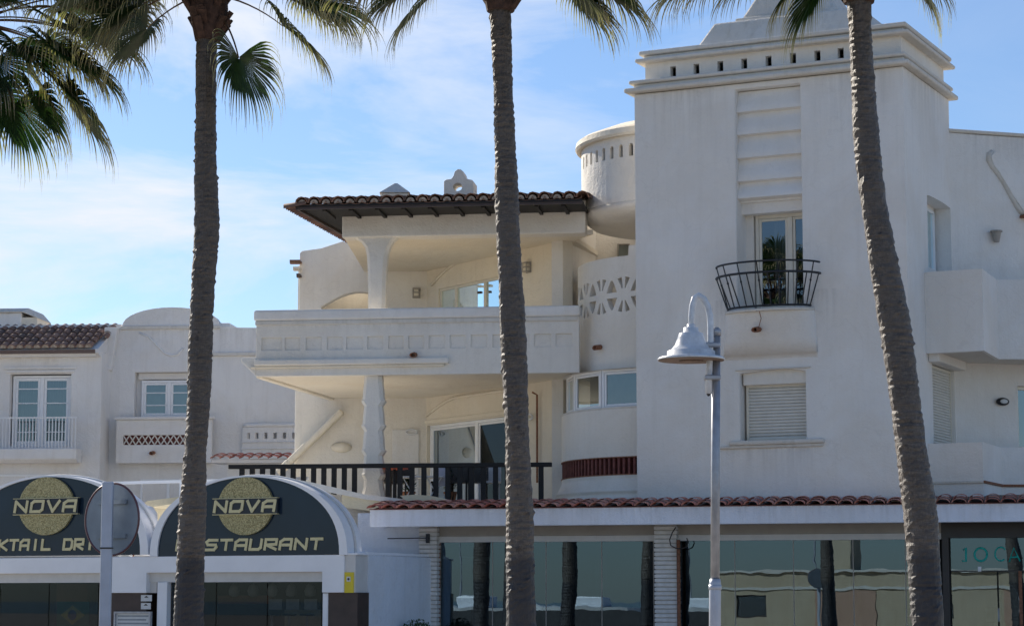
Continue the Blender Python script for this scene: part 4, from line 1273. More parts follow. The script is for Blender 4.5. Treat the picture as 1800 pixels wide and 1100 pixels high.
stroke_text(S, VL, [[(1693, 966), (1698, 962), (1698, 986), (1691, 985)]], .020, 'letter', M['green_paint'], shop)
stroke_text(S, VL, [circ(1724, 974, 11, 11.5)], .022, 'letter', M['green_paint'], shop)
stroke_text(S, VL, [circ(1759, 973, 10, 12, -40, -310)], .016, 'letter', M['green_paint'], shop)
stroke_text(S, VL, [[(1774, 987), (1782, 962), (1793, 986)], [(1777, 979), (1790, 978)]], .016, 'letter', M['green_paint'], shop)
for px, py in ((1722, 999),):
    h_ = S.hit(px, py, GV + .03)
    MB().box(S, h_[0] - .03, h_[0] + .03, GV + .05, GV + .02, h_[1] - .05, h_[1] + .04).build('camera_box', M['white_metal'], shop)
# things behind the dark shop glass
P = S.w(S.hit(1776, 1058, GV - .6)[0], GV - .6, 0)
t_ = thing('oval_mirror', 'tall pale oval mirror standing behind the shop glass at the right', 'mirror', P + Vector((0, 0, .14)))
e = MB().lathe((0, 0, 0), [(.30, -.02), (.31, 0), (.30, .02)], 28); hh = S.hit(1776, 1062, GV - .6)[1]
mm_ = Matrix.Translation(P + Vector((0, 0, hh))) @ Matrix.Rotation(S.yaw(), 4, 'Z') @ Matrix.Rotation(R(90), 4, 'X') @ Matrix.Diagonal((.55, 1.15, 1, 1))
e.v = [mm_ @ v for v in e.v]; e.build('mirror_face', plain('pale_mirror', (.75, .76, .78), .25, metal=.2), t_)
MB().tube([P + Vector((0, .05, .14)), P + Vector((0, .05, hh))], .02, 6).build('stand', M['iron'], t_)
h_ = S.hit(1746, 1080, GV + .03)
t_ = MB().box(S, h_[0] - .14, h_[0] + .14, GV - .02, GV - .03, h_[1] - .12, h_[1] + .12).build('notice_sheet', M['paper'], None)
mark(t_, label='small white notice sheet stuck inside the glass door at the lower right', category='notice')
# cable coil hanging by the middle pier
h0_ = S.hit(1188, 925, GV + .4)
pts_ = [S.w(*(lambda h: (h[0], GV + .35, h[1]))(S.hit(x, y, GV + .35))) for x, y in [(1188, 926), (1182, 935), (1177, 948), (1179, 958), (1188, 963), (1198, 964), (1207, 960), (1210, 952), (1207, 945)]]
c_ = MB().tube(pts_, .012, 6).build('hanging_cable', M['black'], None, smooth=True); mark(c_, label='black cable looped under the canopy beside the middle brick pier', category='cable')
h0_ = S.hit(1190, 950, GV + .3)
MB().tube([S.w(h0_[0] + .03, GV + .32, .14), S.w(h0_[0] + .03, GV + .32, h0_[1] + .02)], .035, 8).build('downpipe', M['rust'], shop, smooth=True)
# ceiling downlights
for px, py in ((1381, 962), (1419, 963)):
    P = S.w(S.hit(px, py, GV - 1.0)[0], GV - 1.0, zf1 - .17)
    dl = MB().lathe(P, [(.07, .02), (.075, 0), (.05, -.01)], 12).build('downlight', M['white_metal'], shop)
# low slab edges left of the canopy, in front of the terrace
K = Fr(0, 0, 7, at(650, HOR, 45.2))
pq = [(520, 842), (561, 850), (638, 868), (736, 880), (830, 886), (830, 900), (736, 888), (640, 877), (561, 861)]
MB().prism([K.w(a, 0, b) for a, b in [K.hit(x, y) for x, y in pq]], -K.N * .8).build('curved_coping', M['warm'], shop)
pq = [(600, 862), (680, 882), (700, 905), (600, 890)]
MB().prism([K.w(a, -.05, b) for a, b in [K.hit(x, y) for x, y in pq]], -K.N * .6).build('cream_slab', M['canvas'], shop)
pq = [(704, 871), (730, 869), (757, 871), (782, 876), (812, 886), (812, 892), (780, 886), (750, 882), (715, 880)]
MB().prism([K.w(a, .06, b) for a, b in [K.hit(x, y) for x, y in pq]], -K.N * .3).build('curved_coping', M['canvas'], shop)
pq = [(560, 862), (650, 884), (735, 900), (735, 960), (560, 960)]
MB().prism([K.w(a, -.7, b) for a, b in [K.hit(x, y, -.7) for x, y in pq]], -K.N * .3).build('low_side_wall', M['trim'], shop)

# ================================================================== NOVA RESTAURANT
N = Fr(604, 42.0, 24)
nova = thing('restaurant_front', 'white restaurant front with two arched navy signs reading NOVA', 'restaurant', N.O)
nh = lambda px, py, v=0: N.hit(px, py, v)
zN0, zN1 = nh(450, 1005)[1], nh(450, 976)[1]
nL = nh(-160, 1000)[0]
pl0, pl1 = nh(195, 1020)[0], nh(257, 1020)[0]
pr0 = nh(566, 1020)[0]
zlow = nh(450, 1041)[1]
zg = nh(450, 1022)[1]
ol = [(nL, zN0), (pl0, zN0), (pl0, zlow), (pl1, zlow), (pl1, zN0), (pr0, zN0), (pr0, zlow), (0, zlow), (0, zN1), (nL, zN1)]
panel('fascia', ol, [], N.face(0), .5, M['nova_white'], nova, bevel=.01)
MB().box(N, nL, -.01, -.12, -.45, zg, zN0 + .01).build('lintel', M['nova_grey'], nova)
MB().box(N, pl0, pl1 + .15, -.14, -.45, zlow - .001, zN0).build('lintel_block', M['nova_grey'], nova)
MB().box(N, .0, .22, -.04, -.5, zlow + .001, zN1 - .005).build('side_pier', M['nova_grey'], nova)
MB().box(N, .0, .26, -.03, -.5, zN1 - .004, zN1 + .035).build('pier_cap', M['nova_white'], nova, bevel=.008)
MB().box(N, nh(577, 1060, -.05)[0], .26, -.05, -.5, .1, zlow).build('brown_cladding', M['brown'], nova)
MB().box(N, pl0 - .02, pl1 - .02, -.05, -.5, .1, zlow).build('brown_cladding', M['brown'], nova)
MB().box(N, pl1 + .2, pl1 + .32, -.10, -.5, .1, zg).build('brown_cladding', M['brown'], nova)
for a_, b_ in ((276, 293), (567, 577)):
    MB().box(N, nh(a_, 1060, -.07)[0], nh(b_, 1060, -.07)[0], -.07, -.3, .1, zg if a_ < 300 else zlow - .01).build('door_post', M['nova_white'], nova, bevel=.006)
# dark dining room behind glass
zc2 = zg + .3
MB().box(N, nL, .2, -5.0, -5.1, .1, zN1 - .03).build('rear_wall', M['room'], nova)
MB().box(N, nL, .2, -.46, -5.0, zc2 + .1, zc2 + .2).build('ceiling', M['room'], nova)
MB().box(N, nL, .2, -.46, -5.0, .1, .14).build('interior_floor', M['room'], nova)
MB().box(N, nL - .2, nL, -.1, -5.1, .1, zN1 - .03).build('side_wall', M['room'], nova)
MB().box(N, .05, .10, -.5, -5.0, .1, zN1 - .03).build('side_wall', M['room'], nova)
MB().box(N, .10, .24, -.505, -5.0, .1, zN1).build('side_wall', M['bluewall'], nova)
gp = [(-160, 0), (0, 86), (86, 173), (300, 380), (380, 470), (470, 566)]
for a_, b_ in gp:
    MB().box(N, nh(a_, 1060, -.2)[0] + .01, nh(b_, 1060, -.2)[0] - .01, -.2, -.21, .15, zg).build('glass_pane', M['glass_dark'], nova)
# lamps and clutter in the dining room
lamps = []
proto = None
def pendant(px, py, lab, gmat, r=.11):
    h = N.hit(px, py, -.6)
    P = N.w(h[0], -.6, h[1])
    t_ = thing('pendant_lamp', lab, 'lamp', Vector((P.x, P.y, zc2 + .1)), 'pendant lamps inside the restaurant')
    MB().lathe(P, [(.02, .12), (r * .7, .08), (r, -.02), (r * .85, -.10), (r * .3, -.13)], 12).build('shade', gmat, t_, smooth=True)
    MB().tube([P + Vector((0, 0, .12)), Vector((P.x, P.y, zc2 + .1))], .008, 4).build('cord', M['black'], t_)
gm = plain('smoked_lampshade', (.50, .47, .42), .4, var=.1)
for i, (px, w_) in enumerate(((412, 'first'), (445, 'second'), (479, 'third'), (512, 'fourth'), (545, 'fifth'))):
    pendant(px, 1036, f'{w_} smoked pendant lamp from the left in the row under the RESTAURANT sign', gm)
h_ = N.hit(528, 1082, -1.5)
MB().box(N, h_[0] - .35, h_[0] + .45, -1.5, -1.55, h_[1] - .35, h_[1] + .12).build('lit_back_window', plain('pale_back_window', (.55, .50, .36), .6), nova)
def flag_at():
    h = N.hit(128, 1080, -.5)
    t_ = thing('flag', 'green flag with a yellow diamond behind the left restaurant glass', 'flag', N.w(h[0], -.5, h[1]))
    MB().box(N, h[0] - .38, h[0] + .38, -.5, -.51, h[1] - .26, h[1] + .26).build('cloth', M['flaggreen'], t_)
    MB().prism([N.w(h[0] - .28, -.49, h[1]), N.w(h[0], -.49, h[1] - .19), N.w(h[0] + .28, -.49, h[1]), N.w(h[0], -.49, h[1] + .19)], N.N * .004).build('diamond', M['flagyellow'], t_)
    MB().prism([N.w(h[0] + .1 * math.cos(R(30 * k)), -.48, h[1] + .1 * math.sin(R(30 * k))) for k in range(12)], N.N * .004).build('disc', M['flagblue'], t_)
flag_at()
h_ = N.hit(128, 1052, -1.6)
MB().box(N, h_[0] - .4, h_[0] + .35, -1.6, -1.7, h_[1] - .2, h_[1] + .3).build('orange_picture', plain('dim_orange_panel', (.22, .10, .06), .7), nova)
h_ = N.hit(430, 1053, -1.3)
MB().box(N, h_[0] - .6, h_[0] + .6, -1.3, -1.4, h_[1] - .08, h_[1] + .08).build('rust_shelf', plain('dim_rust_panel', (.30, .12, .08), .7), nova)
# tables/chairs silhouettes
for i, (px, lab) in enumerate(((478, 'dark bar stool at the left of the pale back window in the restaurant'), (508, 'dark bar stool before the pale back window in the restaurant'), (540, 'dark bar stool at the right of the pale back window in the restaurant'))):
    h = N.hit(px, 1080, -.9)
    t_ = thing('bar_stool', lab, 'stool', N.w(h[0], -.9, .14), 'bar stools inside the restaurant')
    P = N.w(h[0], -.9, h[1])
    MB().lathe(P, [(.13, -.02), (.15, 0), (.14, .03)], 12).build('seat', M['black'], t_)
    MB().tube([Vector((P.x, P.y, .14)), P], .025, 6).build('stem', M['galv'], t_)
    MB().box(N, h[0] - .14, h[0] + .14, -1.03, -1.06, h[1] + .1, h[1] + .3).build('backrest', M['galv'], t_)
# menu case & stickers on the left brown pier
h0_, h1_ = N.hit(202, 1074, -.03), N.hit(266, 1110, -.03)
mc = thing('menu_case', 'silver framed menu case on the brown pier between the two restaurant windows', 'menu', N.w((h0_[0] + h1_[0]) / 2, -.05, h1_[1]))
mo = MB(); frame_on(mo, N.face(-.02), h0_[0], h1_[0], h1_[1] - .35, h0_[1], -.03, .035, .03); mo.build('frame', M['galv'], mc)
MB().box(N, h0_[0], h1_[0], -.03, -.048, h1_[1] - .35, h0_[1]).build('menu_sheet', M['paper'], mc)
for k in range(4):
    z = h0_[1] - .10 - k * .07
    MB().box(N, h0_[0] + .07, h1_[0] - .07 - .05 * (k % 2), -.029, -.0295, z, z + .03).build('printed_line', M['signgrey'], mc)
def sticker(px0, px1, py0, py1, lab):
    a, b = N.hit(px0, py0, -.03), N.hit(px1, py1, -.03)
    t_ = thing('sticker', lab, 'sticker', N.w((a[0] + b[0]) / 2, -.05, b[1]))
    MB().box(N, a[0], b[0], -.046, -.049, b[1], a[1]).build('sheet', M['paper'], t_)
    m_ = (a[0] + b[0]) / 2; q_ = (a[1] + b[1]) / 2
    MB().prism([N.w(m_ - .05, -.045, q_ + .01), N.w(m_, -.045, q_ + .045), N.w(m_ + .05, -.045, q_ + .01)], N.N * .002).build('mark', M['black'], t_)
sticker(247, 266, 1045, 1056, 'upper white sticker with a dark roof mark above the menu case')
sticker(247, 264, 1059, 1070, 'lower white sticker just above the menu case')
a, b = N.hit(601, 1005, .03), N.hit(618, 1041, .03)
ys_ = MB().box(N, .002, .19, -.02, -.038, b[1], a[1]).build('yellow_plate', M['yellow'], None)
mark(ys_, label='narrow yellow plate with a white square at the right end of the restaurant fascia', category='plate')
o2 = MB().box(N, .05, .13, -.014, -.019, a[1] - .17, a[1] - .08).build('white_square', M['paper'], ys_)
o2.location = (0, 0, 0)
o3 = MB().prism([N.w(.09 + .022 * math.cos(R(45 * k)), -.012, a[1] - .125 + .022 * math.sin(R(45 * k))) for k in range(8)], N.N * .003).build('black_mark', M['black'], ys_)
# arched signs
GL = {  # angular stroke letters on a 0..1 grid
    'N': [[(0, 0), (0, 1)], [(0, 1), (1, 0)], [(1, 0), (1, 1)]],
    'O': [[(0, 0), (0, .8), (.2, 1), (1, 1), (1, .2), (.8, 0), (0, 0)]],
    'V': [[(0, 1), (.5, 0), (1, 1)]],
    'A': [[(0, 0), (0, .75), (.3, 1), (1, 1), (1, 0)], [(0, .42), (1, .42)]],
    'K': [[(0, 0), (0, 1)], [(1, 1), (.1, .5), (1, 0)]],
    'T': [[(0, 1), (1, 1)], [(.5, 1), (.5, 0)]],
    'I': [[(.5, 0), (.5, 1)]],
    'L': [[(0, 1), (0, 0), (1, 0)]],
    'D': [[(0, 0), (0, 1), (.8, 1), (1, .8), (1, .2), (.8, 0), (0, 0)]],
    'R': [[(0, 0), (0, 1), (1, 1), (1, .5), (.1, .45), (1, 0)]],
    'S': [[(1, 1), (.2, 1), (0, .8), (.15, .52), (.9, .5), (1, .3), (.8, 0), (0, 0)]],
    'U': [[(0, 1), (0, 0), (.8, 0), (1, .2), (1, 1)]],
    'E': [[(1, 1), (0, 1), (0, 0), (1, 0)], [(0, .5), (.8, .5)]],
    'C': [[(1, 1), (.2, 1), (0, .8), (0, 0), (1, 0)]],
}
def lettering(word, u0, u1, z0, z1, v, parent, wd, gap=.35, mat=None):
    n = len(word); cw = (u1 - u0) / (n + (n - 1) * gap)
    for i, c in enumerate(word):
        if c == ' ': continue
        mb = MB()
        x0_ = u0 + i * cw * (1 + gap)
        for path in GL[c]:
            for (a, b), (c2, d) in zip(path[:-1], path[1:]):
                p = N.w(x0_ + (a + .12 * b) * cw, v, z0 + b * (z1 - z0)); q = N.w(x0_ + (c2 + .12 * d) * cw, v, z0 + d * (z1 - z0))
                e_ = (q - p).normalized() * wd * .4
                dirn = (q - p).normalized()
                side = dirn.cross(N.N).normalized() * wd / 2
                off = N.N * random.uniform(.016, .020)
                mb.prism([p - e_ - side, q + e_ - side, q + e_ + side, p - e_ + side], off)
        mb.build('letter', mat or M['letter'], parent)
def arch_sign(pxc, label, word, wx0, wx1):
    uc_, z0 = nh(pxc, 976); r_in = nh(pxc + 163, 976)[0] - uc_; r_out = nh(pxc + 177, 976)[0] - uc_
    ht = N.hit(pxc, 835)[1] - z0
    kk = ht / r_out
    hin = (r_in / r_out) * ht * 1.06
    o = thing('x', label, 'sign', N.w(uc_, 0, z0)) if False else None
    def arc(r_, h_, n=40, pw=.86): return [(uc_ + r_ * math.cos(math.pi * k / n), z0 + h_ * math.sin(math.pi * k / n) ** pw) for k in range(n + 1)]
    outer, inner = arc(r_out, ht), arc(r_in, hin)
    # barrel rim
    mb = MB(); n = 41
    vs = [N.w(a, .02, b) for a, b in outer] + [N.w(a, -.55, b) for a, b in outer] + [N.w(a, .02, b) for a, b in inner] + [N.w(a, -.5, b) for a, b in inner]
    fs = []
    for k in range(n - 1):
        fs += [(k, k + 1, n + k + 1, n + k), (k, 2 * n + k, 2 * n + k + 1, k + 1), (2 * n + k, 3 * n + k, 3 * n + k + 1, 2 * n + k + 1)]
    fs += [(0, n, 3 * n, 2 * n), (n - 1, 3 * n - 1, 4 * n - 1, 2 * n - 1)]
    mb.add(vs, fs)
    sg = mb.build('arched_sign', M['nova_white'], nova, smooth=False)
    sg['label'] = label
    rib = [N.w(a + (a - uc_) * .012, -.28, b + .012) for a, b in outer]
    MB().tube(rib, .02, 5).build('rim_seam', M['nova_grey'], sg)
    MB().prism([N.w(a, -.02, b) for a, b in inner], N.N * -.06).build('sign_board', M['navy'], sg)
    # gold disc split by a dark band with the name
    dc, dz = nh(pxc - 1, 889); rd = (nh(pxc + 47, 889)[0] - nh(pxc - 49, 889)[0]) / 2; rz = (N.hit(pxc, 837)[1] - N.hit(pxc, 941)[1]) / 2 * .98
    disc = [N.w(dc + rd * math.cos(2 * math.pi * k / 40), 0, dz + rz * math.sin(2 * math.pi * k / 40)) for k in range(40)]
    MB().prism([p - N.N * .01 for p in disc], N.N * .06).build('gold_disc', M['gold'], sg)
    b0_, b1_ = nh(pxc - 57, 889)[0], nh(pxc + 57, 889)[0]
    zb_0, zb_1 = N.hit(pxc, 903)[1], N.hit(pxc, 876)[1]
    MB().box(N, b0_, b1_, .075, .0, zb_0, zb_1).build('name_band', M['navy2'], sg)
    for z in (zb_0 - .012, zb_1): MB().box(N, b0_, b1_, .08, .0, z, z + .012).build('band_line', M['letter'], sg)
    lettering('NOVA', b0_ + .05, b1_ - .07, zb_0 + .05, zb_1 - .05, .076, sg, .056, .42)
    lettering(word, nh(wx0, 956)[0], nh(wx1, 956)[0], N.hit(pxc, 965)[1], N.hit(pxc, 948)[1], -.018, sg, .052, .38)
arch_sign(434, 'right arched navy sign with gold disc, NOVA and RESTAURANT', 'RESTAURANT', 310, 564)
arch_sign(84, 'left arched navy sign with gold disc, NOVA and COCKTAIL DRINKS', 'COCKTAIL DRINKS', -58, 223)
# flat roof behind the signs, pipes
MB().box(N, nL, .2, -.5, -6, zN1 - .02, zN1 + .06).build('flat_roof', M['nova_white'], nova)
pts_ = [at(-40, 856, 47), at(180, 845, 47), at(560, 825, 47)]
MB().box(N, nL, N.hit(540, 900, -4)[0], -4.0, -4.06, N.hit(200, 846, -4)[1] - .06, N.hit(200, 846, -4)[1]).build('roof_rail', M['nova_white'], nova)
for k in range(5):
    uu = nL + .6 + k * 1.6
    MB().box(N, uu, uu + .05, -4.0, -4.05, zN1, N.hit(200, 846, -4)[1] - .06).build('roof_post', M['nova_white'], nova)
pq = [(232, 905), (258, 880), (320, 872), (320, 882), (262, 892), (240, 925)]
MB().prism([N.w(a, -1.5, b) for a, b in [N.hit(x, y, -1.5) for x, y in pq]], -N.N * 1.2).build('roof_awning', M['canvas'], nova)
h_ = N.hit(255, 920, -1.0)
tk = thing('roof_vent', 'white rounded ventilation cowl between the two arched signs', 'vent', N.w(h_[0], -1.0, zN1 + .06))
MB().lathe(N.w(h_[0], -1.0, h_[1]), [(.05, -.52), (.06, -.18), (.20, -.12), (.25, .02), (.24, .2), (.16, .32), (.04, .36)], 16).build('cowl', M['nova_white'], tk, smooth=True)
h_ = N.hit(222, 973, -.25)
fl = thing('floodlight', 'small white floodlight lying on the fascia between the arched signs', 'light', N.w(h_[0], -.3, zN1 + .0))
MB().box(N, h_[0] - .12, h_[0] + .12, -.18, -.3, zN1 + .0, zN1 + .07).build('housing', M['white_metal'], fl, bevel=.01)
MB().bar(N.w(h_[0] + .1, -.3, zN1 + .0), N.w(h_[0] + .35, -.3, zN1 + .3), .025, .025).build('bracket', M['rust'], fl)

# ================================================================== TOWNHOUSE far left
Lf = Fr(165, 62, 5)
town = thing('townhouse', 'white townhouse with tiled eave, arched gable and white balcony doors at far left', 'house', Lf.O)
lh = lambda px, py, v=0: Lf.hit(px, py, v)
LZ = lambda py, v=0, px=165: Lf.hit(px, py, v)[1]
le0 = lh(-140, 700)[0]
# left bay, projecting .8 m
v1 = .9
bu = lh(178, 700, v1)[0]
dA, dB = lh(18, 660, v1), lh(122, 783, v1)
panel('bay_wall', rect(le0, bu, 0, LZ(619, v1)), [rect(dA[0], dB[0], dB[1], LZ(656, v1))], Lf.face(v1), .35, M['town'], town, bevel=.02)
MB().box(Lf, bu - .35, bu - .002, v1 - .35, -.5, 0, LZ(617, v1)).build('bay_side', M['town'], town)
mz = (dA[0] + dB[0]) / 2
zd0, zd1 = dB[1], LZ(656, v1)
rowz = [zd0 + (zd1 - zd0) * k / 5 for k in range(1, 5)]
window('balcony_door', Lf.face(v1), dA[0] + .03, dB[0] - .03, zd0, zd1 - .03, .18, town, M['upvc'], M['glass_win'], fw=.07, mull=(mz,), rows=rowz, sash=.07, label='white double door with pale curtains at far left', curtain=[(dA[0] + .2, mz - .1), (mz + .1, dB[0] - .2)])
for k, py in enumerate((646, 652)):
    MB().box(Lf, dA[0] - .18 + k * .06, dB[0] + .14 - k * .05, v1 + .05, v1 - .01, LZ(py, v1) - .03, LZ(py, v1) + .03).build('door_moulding', M['town'], town, bevel=.01)
sA, sB = lh(-60, 800, v1 + .5)[0], lh(135, 800, v1 + .5)[0]
MB().prism([Lf.w(sA, v1, LZ(812, v1 + .5)), Lf.w(sA, v1 + .4, LZ(812, v1 + .5)), Lf.w(sA, v1 + .55, LZ(806, v1 + .5)), Lf.w(sA, v1 + .55, LZ(787, v1 + .5)), Lf.w(sA, v1, LZ(787, v1 + .5))], Lf.U * (sB - sA)).build('balcony_slab', M['town'], town, bevel=.03)
rt = MB().box(Lf, sA, sB - .03, v1 + .50, v1 + .46, LZ(733, v1 + .5) - .02, LZ(733, v1 + .5) + .02).build('balcony_railing', M['white_metal'], town); rt['label'] = 'thin white balcony railing'
n = 34
for k in range(n):
    u = sA + (sB - sA - .06) * k / (n - 1)
    MB().box(Lf, u - .012, u + .012, v1 + .49, v1 + .466, LZ(786, v1 + .5), LZ(733, v1 + .5) - .02).build('bar', M['white_metal'], rt)
# roof over left bay
zE = LZ(612, v1 + .3)
re0 = le0; re1 = lh(166, 612, v1 + .3)[0]
# the roof surface climbs back
pt = math.atan2(1, 1) * .62
topz = Lf.hit(140, 578, v1 - 1.4)[1]
rl_ = (topz - zE) / math.sin(R(24)); pt = R(24)
MB().prism([Lf.w(re0, v1 + .3, zE - .02), Lf.w(re0, v1 + .3 - rl_ * math.cos(pt), topz - .02), Lf.w(re0, v1 + .3 - rl_ * math.cos(pt), topz - .4), Lf.w(re0, v1 - .3, zE - .3), Lf.w(re0, v1 + .3, zE - .12)], Lf.U * (re1 + .1 - re0)).build('roof_deck', M['town'], town)
MB().prism([Lf.w(re1, -.0, zE - .5), Lf.w(re1, -.0, topz - .05), Lf.w(lh(214, 578, -.2)[0], 0, topz - .05), Lf.w(lh(200, 600, 0)[0], 0, zE - .5)], Lf.N * .25).build('roof_corbel', M['town'], town, bevel=.03)
MB().box(Lf, re0, re1 + .02, v1 + .34, v1 - .05, zE - .13, zE - .03).build('eave_course', M['tile_town'], town)
MB().box(Lf, re0, re1 + .02, v1 + .22, v1 - .05, zE - .2, zE - .135).build('eave_moulding', M['town'], town)
trf = MB().box(Lf, re0, lh(215, 576, v1 - 1.4)[0], v1 + .3 - rl_ * math.cos(pt) + .1, v1 - rl_ * math.cos(pt), topz - .05, topz + .1).build('tile_roof', M['town'], town)
nn = int((lh(212, 578, v1 - 1.4)[0] - re0) / .23)
jm = int(rl_ / .38) + 1
tile_roof(Lf, re0 + .1, nn, .235, v1 + .38, zE - .0, pt, jm, .38, T_TOWN, M['tile_town'], trf, jit=.012,
          skip=lambda u, j: u > re1 - .05 + j * (lh(214, 578, v1 - 1.4)[0] - re1) / max(1, jm - 1))
for k in range(nn):
    u = re0 + .1 + k * .235
    if u > re1: break
    place('mortar_plug', PLUG, M['plaster'], trf, frame_matrix(Lf, u, v1 + .36, zE + .015, pt) @ Matrix.Diagonal((.95, 1, .95, 1)))
# parapet behind roof, chimney
cA, cB = lh(0, 545, -1)[0], lh(38, 545, -1)[0]
co = MB().box(Lf, cA - 2.2, cB, -1, -2.4, LZ(600, -1), LZ(548, -1)).build('chimney', M['town'], town, bevel=.03); co['label'] = 'broad white chimney at far left'
MB().box(Lf, cB - .001, lh(64, 560, -1)[0], -1.05, -2.4, LZ(600, -1), LZ(556, -1)).build('chimney_shoulder', M['cream'], co)
MB().prism([Lf.w(cA - 2.3, -.9, LZ(548, -1)), Lf.w(cB + .05, -.9, LZ(548, -1)), Lf.w(lh(66, 558, -1)[0], -1, LZ(558, -1)), Lf.w(cB + .2, -1, LZ(540, -1)), Lf.w(cA - 2.3, -1, LZ(540, -1))], Lf.N * -1.4).build('chimney_cap', M['trim'], co, bevel=.02)
# middle with arched gable
gA, gB, gC = lh(214, 575)[0], lh(386, 575)[0], lh(520, 575)[0]
gz = LZ(577); gt = Lf.hit(280, 540)[1]
ga = [(gA + (gB - gA) * (1 - math.cos(math.pi * k / 16)) / 2, gz + (gt - gz) * math.sin(math.pi * k / 16) ** .85) for k in range(1, 16)]
wA, wB = lh(236, 655), lh(345, 742)
out = [(bu - .3, 0), (gC, 0), (gC, LZ(580)), (gB + .5, LZ(578)), (gB, LZ(574))] + ga[::-1] + [(gA, LZ(574)), (gA - .4, LZ(578)), (bu - .3, LZ(590))]
panel('gable_wall', out, [rect(lh(236, 700)[0], lh(346, 700)[0], LZ(738), LZ(655))], Lf.face(0), .35, M['town'], town, bevel=.02)
MB().box(Lf, gA - .02, gB + .02, .06, -.01, LZ(577) - .05, LZ(574)).build('gable_moulding', M['trim'], town, bevel=.015)
MB().box(Lf, lh(372, 628)[0], gC, .08, -.01, LZ(628), LZ(622)).build('cornice', M['trim'], town, bevel=.015)
MB().box(Lf, lh(345, 575)[0], lh(402, 575)[0], -.2, -2, LZ(600), LZ(568)).build('roof_block', M['town'], town, bevel=.05)
# festoon relief
fp = [(245, 585), (262, 592), (275, 606), (288, 620), (300, 625), (312, 623), (322, 612)]
MB().tube([Lf.w(*(lambda h: (h[0], .0, h[1]))(lh(x, y))) for x, y in fp], .035, 6).build('relief_line', M['town'], town, smooth=True)
wA, wB = lh(250, 672, -.25), lh(335, 735, -.25)
MB().box(Lf, lh(234, 700)[0] - .05, lh(348, 700)[0], -.26, -.34, LZ(745), LZ(650)).build('window_reveal', M['town'], town)
MB().box(Lf, wA[0] - .1, wB[0] + .25, -.18, -.3, LZ(668, -.2), LZ(655)).build('lintel', M['town'], town, bevel=.02)
w0, w1 = lh(250, 700, -.2)[0], lh(347, 700, -.2)[0]
zz0, zz1 = LZ(735, -.2), LZ(670, -.2)
window('window', Lf.face(0), w0, w1, zz0, zz1, .12, town, M['upvc'], M['glass_win'], fw=.06, mull=((w0 + w1) / 2,), rows=[zz0 + (zz1 - zz0) / 3, zz0 + (zz1 - zz0) * 2 / 3], sash=.06, back=False, curtain=None, label='white casement window under the arched gable')
MB().box(Lf, w0, w1, -.23, -.255, zz0, zz1).build('dark_room', M['curtain'], town)
# projecting balcony under that window with brick lattice
q0, q1 = lh(204, 770, .35)[0], lh(372, 770, .35)[0]
k0, k1 = lh(216, 773, .35)[0], lh(360, 773, .35)[0]
kz0, kz1 = LZ(782, .35), LZ(765, .35)
panel('balcony_front', rect(q0, q1, LZ(814, .35), LZ(738, .35)), [rect(k0, k1, kz0, kz1)], Lf.face(.35), .12, M['town'], town, bevel=.015)
MB().box(Lf, q0, q1, .23, 0, LZ(814, .35), LZ(808, .35)).build('balcony_slab', M['town'], town)
MB().box(Lf, q0, q0 + .12, .229, 0, LZ(808, .35), LZ(738, .35)).build('balcony_side', M['town'], town)
MB().box(Lf, q0 - .06, q1 + .05, .41, .19, LZ(738, .35), LZ(733, .35)).build('balcony_coping', M['town'], town, bevel=.02)
lt = MB().box(Lf, k0, k1, .25, .235, kz0, kz1).build('brick_lattice', M['redbrick'], town)
nx = 13; dx = (k1 - k0) / nx; hzz = kz1 - kz0
for i in range(nx):
    for s_ in (0, 1):
        a = (k0 + i * dx, kz0 + (hzz if s_ else 0)); b = (k0 + (i + 1) * dx, kz0 + (0 if s_ else hzz))
        MB().bar(Lf.w(a[0], .31 + s_ * .012, a[1]), Lf.w(b[0], .31 + s_ * .012, b[1]), .03, .03).build('lattice_bar', M['trim'], lt)
spout(Lf.w(lh(269, 796, .35)[0], .35, LZ(796, .35)), Lf.N, town)
# lower openings
for a_, b_, t_ in ((10, 118, 836), (247, 345, 842)):
    x0_, x1_ = lh(a_, 850, .02)[0], lh(b_, 850, .02)[0]
    window('window', Lf.face(v1 if a_ < 100 else 0), x0_, x1_, LZ(920), LZ(t_), -.03, town, M['upvc'], M['glass_win'], fw=.06, mull=((x0_ + x1_) / 2,), back=False, label='ground floor window partly hidden by the restaurant signs')
# curved balcony on the right with small holes
CB = at(470, HOR, 61.2)
def cb(s_, z, d): return Vector((CB.x + (1.9 - d) * math.sin(s_) + .3, CB.y + 1.2 - (1.9 - d) * math.cos(s_) * .55, z))
zcb0, zcb1 = at(470, 800, 60).z, at(470, 740, 60).z
zh_ = at(470, 758, 60).z
hs2 = [rect(-.52 + k * .135, -.52 + k * .135 + .05, zh_ - .09, zh_ + .07) for k in range(14)]
panel('curved_balcony', rect(-.60, 1.5, zcb0, zcb1), hs2, cb, .12, M['town'], town, cuts=[-.6 + .1 * k for k in range(22)])
for py in (770, 782):
    z = at(470, py, 60).z
    MB().tube([cb(-.6 + .1 * k, z, -.02) for k in range(22)], .025, 5).build('balcony_moulding', M['town'], town)
MB().tube([cb(-.6 + .1 * k, zcb1, .04) for k in range(22)], .06, 6).build('balcony_coping', M['town'], town, smooth=True)
MB().box(Fr(0, 0, 5, CB), -1.2, 4, -1.2, -1.6, 0, LZ(600)).build('recessed_wall', M['town'], town)
